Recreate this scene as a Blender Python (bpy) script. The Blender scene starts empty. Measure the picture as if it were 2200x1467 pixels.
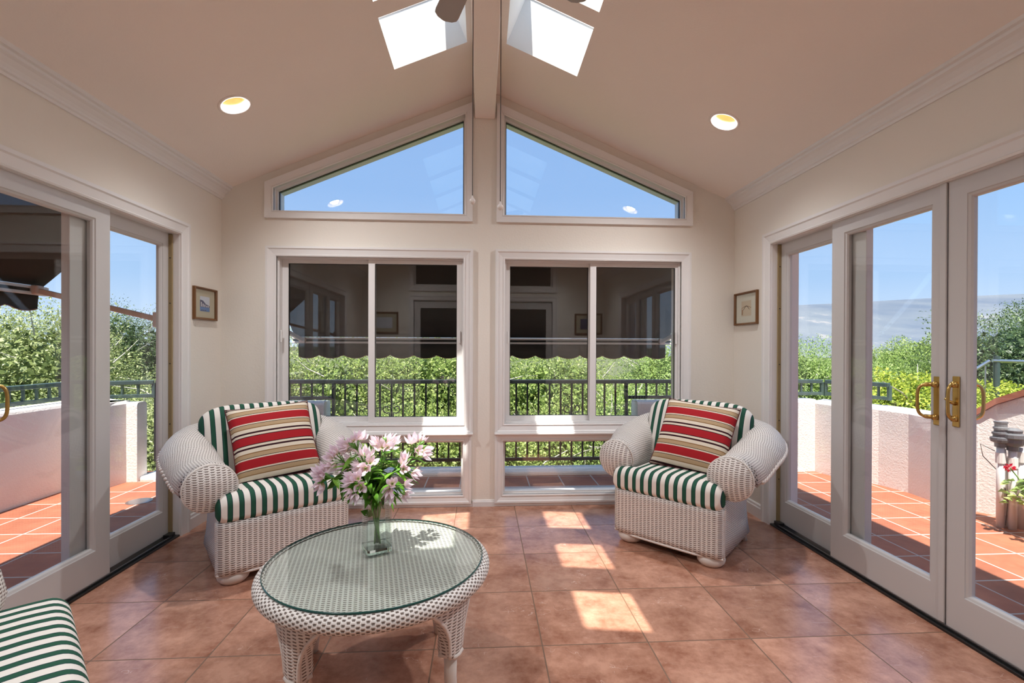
import bpy, math, random
import numpy as np
from mathutils import Vector, Matrix, Quaternion, geometry
random.seed(7)
S = bpy.context.scene
C = S.collection
R = math.radians
PI = math.pi

# ------------------------------------------------------------------ tagging
def tag(o, label=None, cat=None, group=None, kind=None):
    if label: o['label'] = label
    if cat: o['category'] = cat
    if group: o['group'] = group
    if kind: o['kind'] = kind
    return o

def empty(name, loc=(0, 0, 0), rz=0.0, parent=None):
    o = bpy.data.objects.new(name, None)
    o.empty_display_size = 0.05
    C.objects.link(o)
    o.location = loc
    o.rotation_euler = (0, 0, rz)
    if parent: o.parent = parent
    return o

def thing(name, label, cat, loc=(0, 0, 0), rz=0.0, group=None):
    return tag(empty(name, loc, rz), label, cat, group)

def copy_tree(o, parent=None):
    c = o.copy(); C.objects.link(c)
    if parent: c.parent = parent
    for ch in list(o.children): copy_tree(ch, c)
    return c

# ------------------------------------------------------------------ mesh builder
class MB:
    def __init__(s): s.v = []; s.f = []; s.m = []; s.uv = []; s.mi = 0
    def face(s, idx, uv=None):
        s.f.append(tuple(idx)); s.m.append(s.mi)
        s.uv.append(uv)
    def pts(s, ps):
        n = len(s.v); s.v += [tuple(p) for p in ps]; return list(range(n, n + len(ps)))
    def box(s, x0, x1, y0, y1, z0, z1):
        i = s.pts([(x0,y0,z0),(x1,y0,z0),(x1,y1,z0),(x0,y1,z0),(x0,y0,z1),(x1,y0,z1),(x1,y1,z1),(x0,y1,z1)])
        P = s.v
        for q in ((0,3,2,1),(4,5,6,7),(0,1,5,4),(1,2,6,5),(2,3,7,6),(3,0,4,7)):
            ids = [i[k] for k in q]
            n = 2 if q in ((0,3,2,1),(4,5,6,7)) else (1 if q in ((0,1,5,4),(2,3,7,6)) else 0)
            ax = [a for a in (0,1,2) if a != n]
            s.face(ids, [(P[k][ax[0]], P[k][ax[1]]) for k in ids])
        return s
    def obox(s, p0, p1, w, h, up=(0,0,1)):
        """bar from p0 to p1, width w (sideways), height h (along up)"""
        a = Vector(p0); b = Vector(p1); d = (b - a).normalized(); u = Vector(up)
        sd = d.cross(u).normalized(); u = sd.cross(d).normalized()
        c = []
        for p in (a, b):
            for x, y in ((-1,-1),(1,-1),(1,1),(-1,1)):
                c.append(p + sd * (x * w / 2) + u * (y * h / 2))
        i = s.pts(c)
        for q in ((0,1,2,3),(7,6,5,4),(0,4,5,1),(1,5,6,2),(2,6,7,3),(3,7,4,0)): s.face([i[k] for k in q])
        return s
    def tube(s, path, r, n=8, closed=False, caps=True, flat=1.0):
        P = [Vector(p) for p in path]; m = len(P)
        rr = r if isinstance(r, (list, tuple)) else [r] * m
        t0 = (P[1] - P[0]).normalized()
        ref = Vector((0, 0, 1)) if abs(t0.z) < .9 else Vector((1, 0, 0))
        nrm = t0.cross(ref).normalized(); rings = []; L = 0
        for k in range(m):
            if closed: t = (P[(k + 1) % m] - P[k - 1]).normalized()
            else: t = (P[min(k + 1, m - 1)] - P[max(k - 1, 0)]).normalized()
            nrm = (nrm - t * nrm.dot(t)).normalized(); bn = t.cross(nrm)
            rings.append(s.pts([P[k] + (nrm * math.cos(2*PI*j/n) + bn * math.sin(2*PI*j/n) * flat) * rr[k] for j in range(n)]))
        LL = [0.0]
        for k in range(1, m + 1): LL.append(LL[-1] + (P[k % m] - P[k - 1]).length)
        for k in range(m if closed else m - 1):
            a = rings[k]; b = rings[(k + 1) % m]
            for j in range(n):
                c0 = 2*PI*rr[k]*j/n; c1 = 2*PI*rr[k]*(j+1)/n
                s.face((a[j], a[(j+1)%n], b[(j+1)%n], b[j]), [(LL[k],c0),(LL[k],c1),(LL[k+1],c1),(LL[k+1],c0)])
        if caps and not closed:
            s.face(rings[0][::-1]); s.face(rings[-1])
        return s
    def lathe(s, prof, n=24, c=(0,0,0), caps=True, sx=1.0, sy=1.0):
        rings = []
        for r, z in prof:
            rings.append(s.pts([(c[0] + sx*r*math.cos(2*PI*j/n), c[1] + sy*r*math.sin(2*PI*j/n), c[2] + z) for j in range(n)]))
        L = 0
        for k in range(len(rings) - 1):
            a, b = rings[k], rings[k+1]
            d = math.hypot(prof[k+1][0]-prof[k][0], prof[k+1][1]-prof[k][1])
            rm = max(prof[k][0], prof[k+1][0])
            for j in range(n):
                u0 = 2*PI*rm*j/n; u1 = 2*PI*rm*(j+1)/n
                s.face((a[j], a[(j+1)%n], b[(j+1)%n], b[j]), [(u0,L),(u1,L),(u1,L+d),(u0,L+d)])
            L += d
        if caps:
            s.face(rings[0][::-1]); s.face(rings[-1])
        return s
    def grid(s, rows, closed_u=False, uvs=None, flip=False):
        """rows: list of lists of points"""
        ids = [s.pts(r) for r in rows]; nu = len(rows[0])
        for a in range(len(rows) - 1):
            for b in range(nu if closed_u else nu - 1):
                b2 = (b + 1) % nu
                q = [(a,b),(a,b2),(a+1,b2),(a+1,b)]
                if flip: q = q[::-1]
                uv = None
                if uvs: uv = [uvs[i][j] for i, j in q]
                s.face([ids[i][j] for i, j in q], uv)
        return s
    def loops_slab(s, loops, fn, depth, hole_mat=None):
        """flat plate with holes: loops of 2D points (first = outer), fn(u,v,h)->3D, depth extruded h 0..depth"""
        flat = [p for l in loops for p in l]
        tris = geometry.tessellate_polygon([[Vector((p[0], p[1], 0)) for p in l] for l in loops])
        a = s.pts([fn(p[0], p[1], 0) for p in flat]); b = s.pts([fn(p[0], p[1], depth) for p in flat])
        for t in tris:
            s.face([a[k] for k in t], [flat[k] for k in t])
            s.face([b[k] for k in t][::-1], [flat[k] for k in t][::-1])
        o = 0
        for li, l in enumerate(loops):
            n = len(l); mi = s.mi
            if li and hole_mat is not None: s.mi = hole_mat
            for k in range(n):
                k2 = (k + 1) % n
                s.face((a[o+k], a[o+k2], b[o+k2], b[o+k]))
            s.mi = mi
            o += n
        return s
    def sweep(s, poly, prof, fn):
        """mitred frame: poly CCW 2D; prof list of (outward offset, h) closed; fn(u,v,h)->3D"""
        rings = [s.pts([fn(x, y, h) for x, y in offset_poly(poly, d)]) for d, h in prof]
        n = len(poly); m = len(prof)
        for k in range(m):
            a = rings[k]; b = rings[(k+1) % m]
            for j in range(n):
                s.face((a[j], a[(j+1)%n], b[(j+1)%n], b[j]))
        return s
    def build(s, name, mats, parent=None, smooth=False, bevel=0.0, loc=None, subsurf=0, autosmooth=None, solid=0.0):
        me = bpy.data.meshes.new(name)
        me.from_pydata(s.v, [], s.f)
        if not isinstance(mats, (list, tuple)): mats = [mats]
        for m in mats: me.materials.append(m)
        if any(s.m): me.polygons.foreach_set('material_index', s.m)
        if any(u is not None for u in s.uv):
            ul = me.uv_layers.new(name='UVMap'); flat = []
            for f, u in zip(s.f, s.uv):
                for k in range(len(f)):
                    flat += list(u[k]) if u else [0.0, 0.0]
            ul.data.foreach_set('uv', flat)
        # consistent normals
        import bmesh
        bm = bmesh.new(); bm.from_mesh(me)
        bmesh.ops.recalc_face_normals(bm, faces=bm.faces)
        bm.to_mesh(me); bm.free()
        if smooth: me.polygons.foreach_set('use_smooth', [True] * len(me.polygons))
        me.update()
        o = bpy.data.objects.new(name, me); C.objects.link(o)
        if loc: o.location = loc
        if parent: o.parent = parent
        if solid:
            md = o.modifiers.new('Solidify', 'SOLIDIFY'); md.thickness = solid; md.offset = 0
        if bevel:
            md = o.modifiers.new('Bevel', 'BEVEL'); md.width = bevel; md.segments = 2; md.limit_method = 'ANGLE'; md.angle_limit = R(40)
        if subsurf:
            md = o.modifiers.new('Subdivision', 'SUBSURF'); md.levels = subsurf; md.render_levels = subsurf
        return o

def offset_poly(poly, d):
    n = len(poly); out = []
    for i in range(n):
        p0, p1, p2 = poly[i-1], poly[i], poly[(i+1) % n]
        e1 = (p1[0]-p0[0], p1[1]-p0[1]); e2 = (p2[0]-p1[0], p2[1]-p1[1])
        l1 = math.hypot(*e1); l2 = math.hypot(*e2)
        n1 = (e1[1]/l1, -e1[0]/l1); n2 = (e2[1]/l2, -e2[0]/l2)
        k = d / max(1e-6, 1 + n1[0]*n2[0] + n1[1]*n2[1])
        out.append((p1[0] + (n1[0]+n2[0])*k, p1[1] + (n1[1]+n2[1])*k))
    return out

def rect(a0, a1, b0, b1): return [(a0,b0),(a1,b0),(a1,b1),(a0,b1)]
def lerp(a, b, t): return a + (b - a) * t
def keyed(ks, vs, t):
    for i in range(len(ks) - 1):
        if t <= ks[i+1]:
            f = (t - ks[i]) / (ks[i+1] - ks[i]); f = max(0, min(1, f)); f = f*f*(3-2*f)
            return lerp(vs[i], vs[i+1], f)
    return vs[-1]

# ------------------------------------------------------------------ materials
def srgb(r, g, b):
    f = lambda c: (c/255/12.92) if c/255 <= .04045 else ((c/255+.055)/1.055)**2.4
    return (f(r), f(g), f(b), 1)

class N:
    """tiny node helper"""
    def __init__(s, name):
        s.m = bpy.data.materials.new(name); s.m.use_nodes = True
        s.t = s.m.node_tree; s.t.nodes.clear()
        s.out = s.t.nodes.new('ShaderNodeOutputMaterial')
    def n(s, typ, ins=None, **kw):
        nd = s.t.nodes.new(typ)
        for k, v in kw.items(): setattr(nd, k, v)
        for k, v in (ins or {}).items():
            if hasattr(v, 'is_output') or isinstance(v, bpy.types.NodeSocket): s.t.links.new(v, nd.inputs[k])
            else: nd.inputs[k].default_value = v
        return nd
    def math(s, op, a, b=0.0, c=None):
        ins = {0: a, 1: b}
        if c is not None: ins[2] = c
        return s.n('ShaderNodeMath', ins, operation=op).outputs[0]
    def mix(s, fac, a, b):
        nd = s.t.nodes.new('ShaderNodeMix'); nd.data_type = 'RGBA'
        for i, v in ((0, fac), (6, a), (7, b)):
            if isinstance(v, bpy.types.NodeSocket): s.t.links.new(v, nd.inputs[i])
            else: nd.inputs[i].default_value = v
        return nd.outputs[2]
    def ramp(s, fac, stops, interp='LINEAR'):
        nd = s.t.nodes.new('ShaderNodeValToRGB'); s.t.links.new(fac, nd.inputs[0])
        cr = nd.color_ramp; cr.interpolation = interp
        while len(cr.elements) < len(stops): cr.elements.new(1.0)
        for e, (p, c) in zip(cr.elements, stops):
            e.position = p; e.color = c if len(c) == 4 else (*c, 1)
        return nd.outputs[0]
    def noise(s, vec, scale, detail=3, rough=.55):
        nd = s.n('ShaderNodeTexNoise', {'Scale': scale, 'Detail': detail, 'Roughness': rough})
        if vec is not None: s.t.links.new(vec, nd.inputs['Vector'])
        return nd.outputs['Fac']
    def coord(s, which='Object'): return s.n('ShaderNodeTexCoord').outputs[which]
    def pos(s): return s.n('ShaderNodeNewGeometry').outputs['Position']
    def sep(s, v):
        nd = s.n('ShaderNodeSeparateXYZ', {0: v}); return nd.outputs[0], nd.outputs[1], nd.outputs[2]
    def bump(s, h, strength=.3, dist=.01):
        return s.n('ShaderNodeBump', {'Height': h, 'Strength': strength, 'Distance': dist}).outputs[0]
    def principled(s, **ins):
        nd = s.n('ShaderNodeBsdfPrincipled', {k.replace('_', ' '): v for k, v in ins.items()})
        return nd.outputs[0]
    def done(s, sh):
        s.t.links.new(sh, s.out.inputs[0]); return s.m

def paint(name, col, rough=.5, bump=.0, scale=60, var=.04, spec=.5):
    a = N(name); v = a.coord('Object'); nz = a.noise(v, 3.0, 2)
    c2 = tuple(min(1, x*(1-var)) for x in col[:3]) + (1,)
    c = a.mix(nz, c2, col)
    ins = dict(Base_Color=c, Roughness=rough, Specular_IOR_Level=spec)
    if bump: ins['Normal'] = a.bump(a.noise(v, scale, 4), bump, .004)
    return a.done(a.principled(**ins))

def metal(name, col, rough=.3, metallic=1.0):
    a = N(name); v = a.coord('Object'); nz = a.noise(v, 25, 3)
    return a.done(a.principled(Base_Color=a.mix(nz, tuple(x*.75 for x in col[:3])+(1,), col), Roughness=rough, Metallic=metallic))

M = {}
M['wall'] = paint('wall_paint', (.78,.735,.665,1), .75, .25, 90, .03, .3)
M['ceiling'] = paint('ceiling_paint', (.86,.785,.725,1), .85, .3, 110, .03, .2)
M['white'] = paint('white_trim_paint', (.76,.74,.725,1), .38, .0, 60, .02)
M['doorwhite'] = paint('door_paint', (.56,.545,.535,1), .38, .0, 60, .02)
M['shaft'] = paint('shaft_paint', (.82,.82,.80,1), .6, .1, 60, .02)
M['black'] = paint('black_sill', (.012,.012,.012,1), .35)
M['weatherstrip'] = paint('tan_weatherstrip', (.30,.22,.11,1), .6)
M['brass'] = metal('aged_brass', (.62,.40,.13,1), .28)
M['steel'] = metal('steel', (.55,.56,.58,1), .3)
M['alum'] = paint('white_aluminium', (.74,.70,.68,1), .35)
M['tanarm'] = paint('tan_arm', (.62,.48,.40,1), .4)
M['ironblack'] = paint('painted_iron_black', (.012,.016,.018,1), .35)
M['irongreen'] = paint('painted_iron_green', (.050,.080,.075,1), .4)
M['fan'] = paint('fan_white', (.62,.57,.52,1), .4)
M['blade'] = paint('fan_blade', (.34,.30,.28,1), .5)
M['cord'] = paint('chain_brown', (.06,.035,.025,1), .5)
M['ball'] = paint('chain_ball', (.80,.74,.70,1), .3)
M['wood'] = paint('wood_frame', (.20,.085,.025,1), .35, .15, 40, .4)
M['mat_grey'] = paint('mat_grey_green', (.50,.46,.33,1), .8)
M['mat_pale'] = paint('mat_pale', (.66,.66,.56,1), .8)
M['cap'] = paint('brick_cap', (.44,.16,.10,1), .8, .4, 30, .3)
M['pvc'] = paint('pvc_pipe', (.72,.68,.66,1), .4)
M['valve'] = paint('grey_valve', (.13,.13,.14,1), .45)
M['foot'] = paint('painted_wood_foot', (.72,.66,.60,1), .45, .05, 40, .06)
M['soil'] = paint('soil', (.05,.035,.02,1), .9)
M['pot'] = paint('clay_pot', (.55,.42,.34,1), .7, .1)
M['stem'] = paint('flower_stem', (.12,.27,.045,1), .5)
M['bark'] = paint('bark', (.30,.25,.20,1), .9, .4, 20, .5)
M['twig'] = paint('pale_twig', (.55,.50,.44,1), .8)

def mat_stucco():
    a = N('stucco'); v = a.pos()
    n1 = a.noise(v, 55, 5, .65); n2 = a.noise(v, 2.0, 3)
    c = a.mix(n2, (.78,.72,.68,1), (.85,.81,.775,1))
    return a.done(a.principled(Base_Color=c, Roughness=.9, Normal=a.bump(n1, .55, .012), Specular_IOR_Level=.2))
M['stucco'] = mat_stucco()

def mat_tiles(name, T, ox, oy, gw, base1, base2, grout, rough, scratch):
    a = N(name); v = a.pos(); x, y, z = a.sep(v)
    fx = a.math('DIVIDE', a.math('SUBTRACT', x, ox), T); fy = a.math('DIVIDE', a.math('SUBTRACT', y, oy), T)
    ix = a.math('FLOOR', fx); iy = a.math('FLOOR', fy)
    px = a.math('PINGPONG', fx, .5); py = a.math('PINGPONG', fy, .5)
    e = a.math('MINIMUM', px, py)
    g = a.math('LESS_THAN', e, gw / T / 2)
    cid = a.n('ShaderNodeCombineXYZ', {0: ix, 1: iy, 2: 0.0}).outputs[0]
    wn = a.n('ShaderNodeTexWhiteNoise', {'Vector': cid}).outputs['Value']
    off = a.n('ShaderNodeVectorMath', {0: v, 1: a.n('ShaderNodeVectorMath', {0: cid, 1: (3.7, 5.1, 0)}, operation='MULTIPLY').outputs[0]}, operation='ADD').outputs[0]
    # mottled clouds stretched differently on each tile
    n1 = a.noise(off, 5.5, 6, .62); n2 = a.noise(off, 26, 5, .7)
    nn = a.math('ADD', a.math('MULTIPLY', n1, .7), a.math('MULTIPLY', n2, .3))
    cr = a.ramp(nn, [(.36, base1), (.62, base2)])
    bright = a.math('ADD', a.math('MULTIPLY', wn, .24), .88)
    hsv = a.n('ShaderNodeHueSaturation', {'Color': cr, 'Value': bright, 'Saturation': 1.0}).outputs[0]
    col = hsv
    if scratch:
        w = a.noise(off, 3.2, 4, .6)
        line = a.math('LESS_THAN', a.math('ABSOLUTE', a.math('SUBTRACT', w, .5)), .0020)
        msk = a.math('GREATER_THAN', a.noise(off, 7.0, 2), .57)
        wisp = a.math('MULTIPLY', a.math('MULTIPLY', line, msk), .40)
        streak = a.noise(a.n('ShaderNodeMapping', {'Vector': off, 'Scale': (8, 60, 1), 'Rotation': (0, 0, .5)}).outputs[0], 1.0, 4, .7)
        wisp2 = a.math('MULTIPLY', a.math('GREATER_THAN', streak, .64), .15)
        col = a.mix(a.math('MAXIMUM', wisp, wisp2), col, (.80,.60,.50,1))
    col = a.mix(g, col, grout)
    h = a.math('ADD', a.math('MULTIPLY', a.math('SUBTRACT', 1.0, g), 1.0), a.math('MULTIPLY', nn, .35))
    rg = a.math('ADD', a.math('MULTIPLY', n2, .22), rough)
    rg = a.math('ADD', rg, a.math('MULTIPLY', g, .3))
    return a.done(a.principled(Base_Color=col, Roughness=rg, Normal=a.bump(h, .25, .003), Specular_IOR_Level=(.85 if scratch else .5)))
M['floor'] = mat_tiles('floor_tiles', .457, .257, 3.855, .006, (.30,.120,.070,1), (.60,.318,.215,1), (.19,.10,.055,1), .10, True)
M['deck'] = mat_tiles('terracotta_tiles', .335, .12, 4.93, .012, (.27,.082,.040,1), (.36,.120,.062,1), (.44,.39,.35,1), .55, False)

def mat_wicker(name, du, dv, col, gap, gu=.62, gv=.42):
    """woven strands: du = spacing of the stakes, dv = pitch of the rows, in metres of UV"""
    a = N(name); uv = a.n('ShaderNodeUVMap').outputs[0]; u, v, _ = a.sep(uv)
    cu = a.math('DIVIDE', u, du); iu = a.math('FLOOR', cu); fu = a.math('FRACT', cu)
    odd = a.math('MULTIPLY', a.math('MODULO', a.math('ABSOLUTE', iu), 2.0), .5)
    cv = a.math('ADD', a.math('DIVIDE', v, dv), odd); fv = a.math('FRACT', cv)
    du_ = a.math('ABSOLUTE', a.math('SUBTRACT', fu, .5)); dv_ = a.math('ABSOLUTE', a.math('SUBTRACT', fv, .5))
    gx = a.math('LESS_THAN', du_, gu/2); gy = a.math('LESS_THAN', dv_, gv/2)
    hole = a.math('MULTIPLY', gx, gy)
    # rounded strand height
    hv = a.math('SUBTRACT', 1.0, a.math('POWER', a.math('MULTIPLY', a.math('ABSOLUTE', a.math('SUBTRACT', a.math('FRACT', a.math('ADD', fv, .5)), .5)), 2.0), 2.0))
    hu = a.math('COSINE', a.math('MULTIPLY', fu, 6.2832))
    h = a.math('SUBTRACT', a.math('ADD', a.math('MULTIPLY', hv, .7), a.math('MULTIPLY', hu, -.15)), a.math('MULTIPLY', hole, .9))
    nz = a.noise(a.coord('Object'), 9, 3)
    base = a.mix(nz, tuple(x*.90 for x in col[:3])+(1,), col)
    c = a.mix(a.math('MULTIPLY', hole, .92), base, gap)
    return a.done(a.principled(Base_Color=c, Roughness=.5, Normal=a.bump(h, .7, dv*.35), Specular_IOR_Level=.4))
WC = (.80,.755,.71,1); WG = (.13,.085,.065,1)
M['wicker'] = mat_wicker('wicker_panel', .0265, .0115, WC, WG)
M['wicker_fine'] = mat_wicker('wicker_arm', .0125, .0115, WC, WG, .55, .45)
M['wicker_table'] = mat_wicker('wicker_tabletop', .0165, .0125, (.76,.73,.68,1), (.16,.12,.10,1), .6, .42)
M['wicker_rim'] = mat_wicker('wicker_rim', .0150, .0150, WC, (.12,.08,.06,1), .66, .46)
M['braid'] = paint('braid', (.82,.75,.69,1), .5, .9, 70, .2)

def mat_stripes():
    a = N('green_striped_canvas'); v = a.coord('Object'); x, y, z = a.sep(v)
    f = a.math('FRACT', a.math('ADD', a.math('DIVIDE', x, .0545), .18))
    W = (.76,.72,.66,1); G = (.020,.085,.052,1); K = (.012,.014,.04,1)
    c = a.ramp(f, [(0, W), (.53, K), (.575, G), (.955, K)], 'CONSTANT')
    wv = a.noise(a.n('ShaderNodeMapping', {'Vector': v, 'Scale': (300, 300, 300)}).outputs[0], 1.0, 2)
    bm = a.noise(v, 7, 3)
    hh = a.math('ADD', a.math('MULTIPLY', wv, .06), bm)
    return a.done(a.principled(Base_Color=c, Roughness=.85, Normal=a.bump(hh, .35, .012), Specular_IOR_Level=.2))
M['stripes'] = mat_stripes()

def mat_pillow():
    a = N('red_tan_striped_canvas'); v = a.coord('Object'); x, y, z = a.sep(v)
    t = a.math('DIVIDE', a.math('ABSOLUTE', z), .138 * 2.0)   # 0..1 over two periods
    CR = (.70,.62,.50,1); TN = (.44,.31,.18,1); RD = (.36,.014,.020,1); BK = (.012,.008,.010,1); DK = (.035,.006,.010,1); BR = (.24,.12,.04,1)
    st = [(0, RD), (.17, BK), (.20, CR), (.29, DK), (.37, CR), (.53, BR), (.565, TN), (.72, BK), (.75, CR), (.80, RD), (1.17, CR), (1.22, BK), (1.25, TN), (1.41, BR), (1.445, CR), (1.60, DK), (1.67, CR)]
    c = a.ramp(t, [(p/2, col) for p, col in st], 'CONSTANT')
    bm = a.noise(v, 6, 3)
    return a.done(a.principled(Base_Color=c, Roughness=.85, Normal=a.bump(bm, .35, .012), Specular_IOR_Level=.2))
M['pillow'] = mat_pillow()

def mat_pane(name, ior, tint=(1,1,1,1), rough=0.0, specks=False):
    a = N(name)
    tr = a.n('ShaderNodeBsdfTransparent', {'Color': tint}).outputs[0]
    gl = a.n('ShaderNodeBsdfGlossy', {'Roughness': rough}).outputs[0]
    g = a.n('ShaderNodeNewGeometry')
    cs = a.math('ABSOLUTE', a.n('ShaderNodeVectorMath', {0: g.outputs['Incoming'], 1: g.outputs['Normal']}, operation='DOT_PRODUCT').outputs['Value'])
    r0 = ((ior-1)/(ior+1))**2
    fr = a.math('ADD', a.math('MULTIPLY', a.math('POWER', a.math('SUBTRACT', 1.0, cs), 5.0), 1-r0), r0)
    sh = a.n('ShaderNodeMixShader', {0: fr, 1: tr, 2: gl}).outputs[0]
    if specks:
        v = a.coord('Object')
        vo = a.n('ShaderNodeTexVoronoi', {'Vector': v, 'Scale': 40.0, 'Randomness': 1.0}).outputs['Distance']
        sp = a.math('LESS_THAN', vo, .055)
        pick = a.math('GREATER_THAN', a.noise(v, 9, 2), .58)
        df = a.n('ShaderNodeBsdfDiffuse', {'Color': (.30,.28,.25,1)}).outputs[0]
        tl = a.n('ShaderNodeBsdfTranslucent', {'Color': (.9,.9,.9,1)}).outputs[0]
        sh = a.n('ShaderNodeMixShader', {0: .05, 1: sh, 2: tl}).outputs[0]
        sh = a.n('ShaderNodeMixShader', {0: a.math('MULTIPLY', a.math('MULTIPLY', sp, pick), .8), 1: sh, 2: df}).outputs[0]
    return a.done(sh)
M['pane'] = mat_pane('window_glass', 1.75)
M['doorpane'] = mat_pane('door_glass', 1.52, (.98,.99,.985,1))
M['skyglass'] = mat_pane('skylight_glass', 1.5, (.97,.98,.98,1), 0.0, True)
M['tableglass'] = mat_pane('table_glass', 1.52, (.955,.98,.968,1))
M['glassedge'] = paint('glass_edge_green', (.01,.07,.06,1), .15)
M['vaseglass'] = mat_pane('vase_glass', 1.75, (.965,.985,.98,1))
M['water'] = mat_pane('vase_water', 1.3, (.97,.985,.972,1))
M['pictureglass'] = mat_pane('picture_glass', 1.4)
def mat_glass():
    a = N('solid_glass'); return a.done(a.n('ShaderNodeBsdfGlass', {'Color': (.92,.97,.95,1), 'IOR': 1.48, 'Roughness': 0.0}).outputs[0])
M['solidglass'] = mat_glass()
M['darkpane'] = paint('painted_dark_room', (.012,.014,.016,1), .06)  # opaque near-black paint stands in for the unlit room behind the panes

def mat_awning():
    a = N('awning_fabric'); v = a.coord('Object'); n1 = a.noise(v, 160, 2); n2 = a.noise(v, 3, 3)
    c = a.mix(a.math('MULTIPLY', a.math('ADD', n1, n2), .5), (.050,.043,.037,1), (.092,.080,.068,1))
    d = a.n('ShaderNodeBsdfDiffuse', {'Color': c}).outputs[0]
    t = a.n('ShaderNodeBsdfTranslucent', {'Color': (.05,.035,.025,1)}).outputs[0]
    return a.done(a.n('ShaderNodeMixShader', {0: .25, 1: d, 2: t}).outputs[0])
M['awning'] = mat_awning()
M['piping'] = paint('awning_piping', (.30,.15,.12,1), .7)

def mat_emit(name, col, st):
    a = N(name); return a.done(a.n('ShaderNodeEmission', {'Color': col, 'Strength': st}).outputs[0])
M['bulb'] = mat_emit('lamp_glow', (1, .66, .26, 1), 1.15)
M['can'] = paint('lamp_reflector', (.82,.62,.36,1), .35)

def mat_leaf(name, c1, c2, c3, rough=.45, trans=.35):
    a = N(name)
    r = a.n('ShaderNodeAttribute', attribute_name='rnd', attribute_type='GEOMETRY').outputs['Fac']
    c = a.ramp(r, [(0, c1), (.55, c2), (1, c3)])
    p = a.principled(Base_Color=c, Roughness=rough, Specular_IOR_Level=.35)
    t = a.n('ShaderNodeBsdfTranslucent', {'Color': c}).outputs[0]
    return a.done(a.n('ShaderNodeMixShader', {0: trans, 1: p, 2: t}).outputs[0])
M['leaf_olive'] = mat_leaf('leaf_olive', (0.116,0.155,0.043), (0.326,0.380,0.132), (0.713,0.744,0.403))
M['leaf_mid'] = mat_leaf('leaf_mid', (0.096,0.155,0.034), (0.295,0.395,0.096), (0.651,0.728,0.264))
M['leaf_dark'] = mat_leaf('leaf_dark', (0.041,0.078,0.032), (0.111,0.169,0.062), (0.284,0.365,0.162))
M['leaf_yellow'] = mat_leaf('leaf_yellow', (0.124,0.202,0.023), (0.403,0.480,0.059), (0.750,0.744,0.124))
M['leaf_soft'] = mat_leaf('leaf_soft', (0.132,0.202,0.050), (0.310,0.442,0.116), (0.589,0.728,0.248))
M['leaf_flower'] = mat_leaf('bouquet_leaf', (.045,.13,.012), (.10,.25,.025), (.20,.40,.05), .35, .3)
M['petal_red'] = mat_leaf('red_petal', (.55,.01,.03), (.70,.03,.08), (.8,.10,.15), .5, .4)

def mat_petal():
    a = N('pink_petal'); u, v, _ = a.sep(a.n('ShaderNodeUVMap').outputs[0])
    c = a.ramp(v, [(0, (.55,.50,.18,1)), (.22, (.78,.60,.60,1)), (.55, (.82,.66,.76,1)), (1, (.88,.80,.87,1))])
    sp = a.math('GREATER_THAN', a.noise(a.n('ShaderNodeMapping', {'Vector': a.n('ShaderNodeUVMap').outputs[0], 'Scale': (22, 9, 1)}).outputs[0], 1.0, 1), .64)
    md = a.math('MULTIPLY', sp, a.math('LESS_THAN', v, .55))
    c = a.mix(a.math('MULTIPLY', md, .55), c, (.22,.05,.06,1))
    p = a.principled(Base_Color=c, Roughness=.55)
    t = a.n('ShaderNodeBsdfTranslucent', {'Color': c}).outputs[0]
    return a.done(a.n('ShaderNodeMixShader', {0: .35, 1: p, 2: t}).outputs[0])
M['petal'] = mat_petal()

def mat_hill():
    a = N('mountain_scrub_haze'); v = a.pos()
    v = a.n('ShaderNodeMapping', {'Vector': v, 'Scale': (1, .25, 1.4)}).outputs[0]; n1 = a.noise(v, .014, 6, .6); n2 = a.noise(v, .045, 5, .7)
    c = a.ramp(n1, [(.38, (.105,.130,.175,1)), (.62, (.165,.185,.21,1))])  # blue-grey of distance haze painted into the scrub colour
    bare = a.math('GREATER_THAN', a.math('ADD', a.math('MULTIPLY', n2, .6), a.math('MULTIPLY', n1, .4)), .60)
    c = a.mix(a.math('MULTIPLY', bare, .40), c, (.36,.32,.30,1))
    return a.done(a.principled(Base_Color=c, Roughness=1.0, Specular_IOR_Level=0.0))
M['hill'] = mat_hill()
def mat_ground():
    a = N('hillside_ground'); v = a.pos(); n = a.noise(v, .8, 5)
    return a.done(a.principled(Base_Color=a.ramp(n, [(.35, (.05,.075,.025,1)), (.65, (.14,.15,.065,1))]), Roughness=1.0))
M['ground'] = mat_ground()
#PART2
# ------------------------------------------------------------------ dimensions of the room
XL, XR, YB, YR = -2.02, 2.07, 3.85, -0.30
RX, RZ, SL = 0.02, 3.325, 0.42
WT = 0.20
def ceil_z(x): return RZ - SL * abs(x - RX)

# floor
MB().box(XL-WT, XR+WT, YR-.1, YB+WT, -.12, 0).build('floor', M['floor'])
tag(bpy.data.objects['floor'], kind='structure')

def struct(o): return tag(o, kind='structure')

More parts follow.
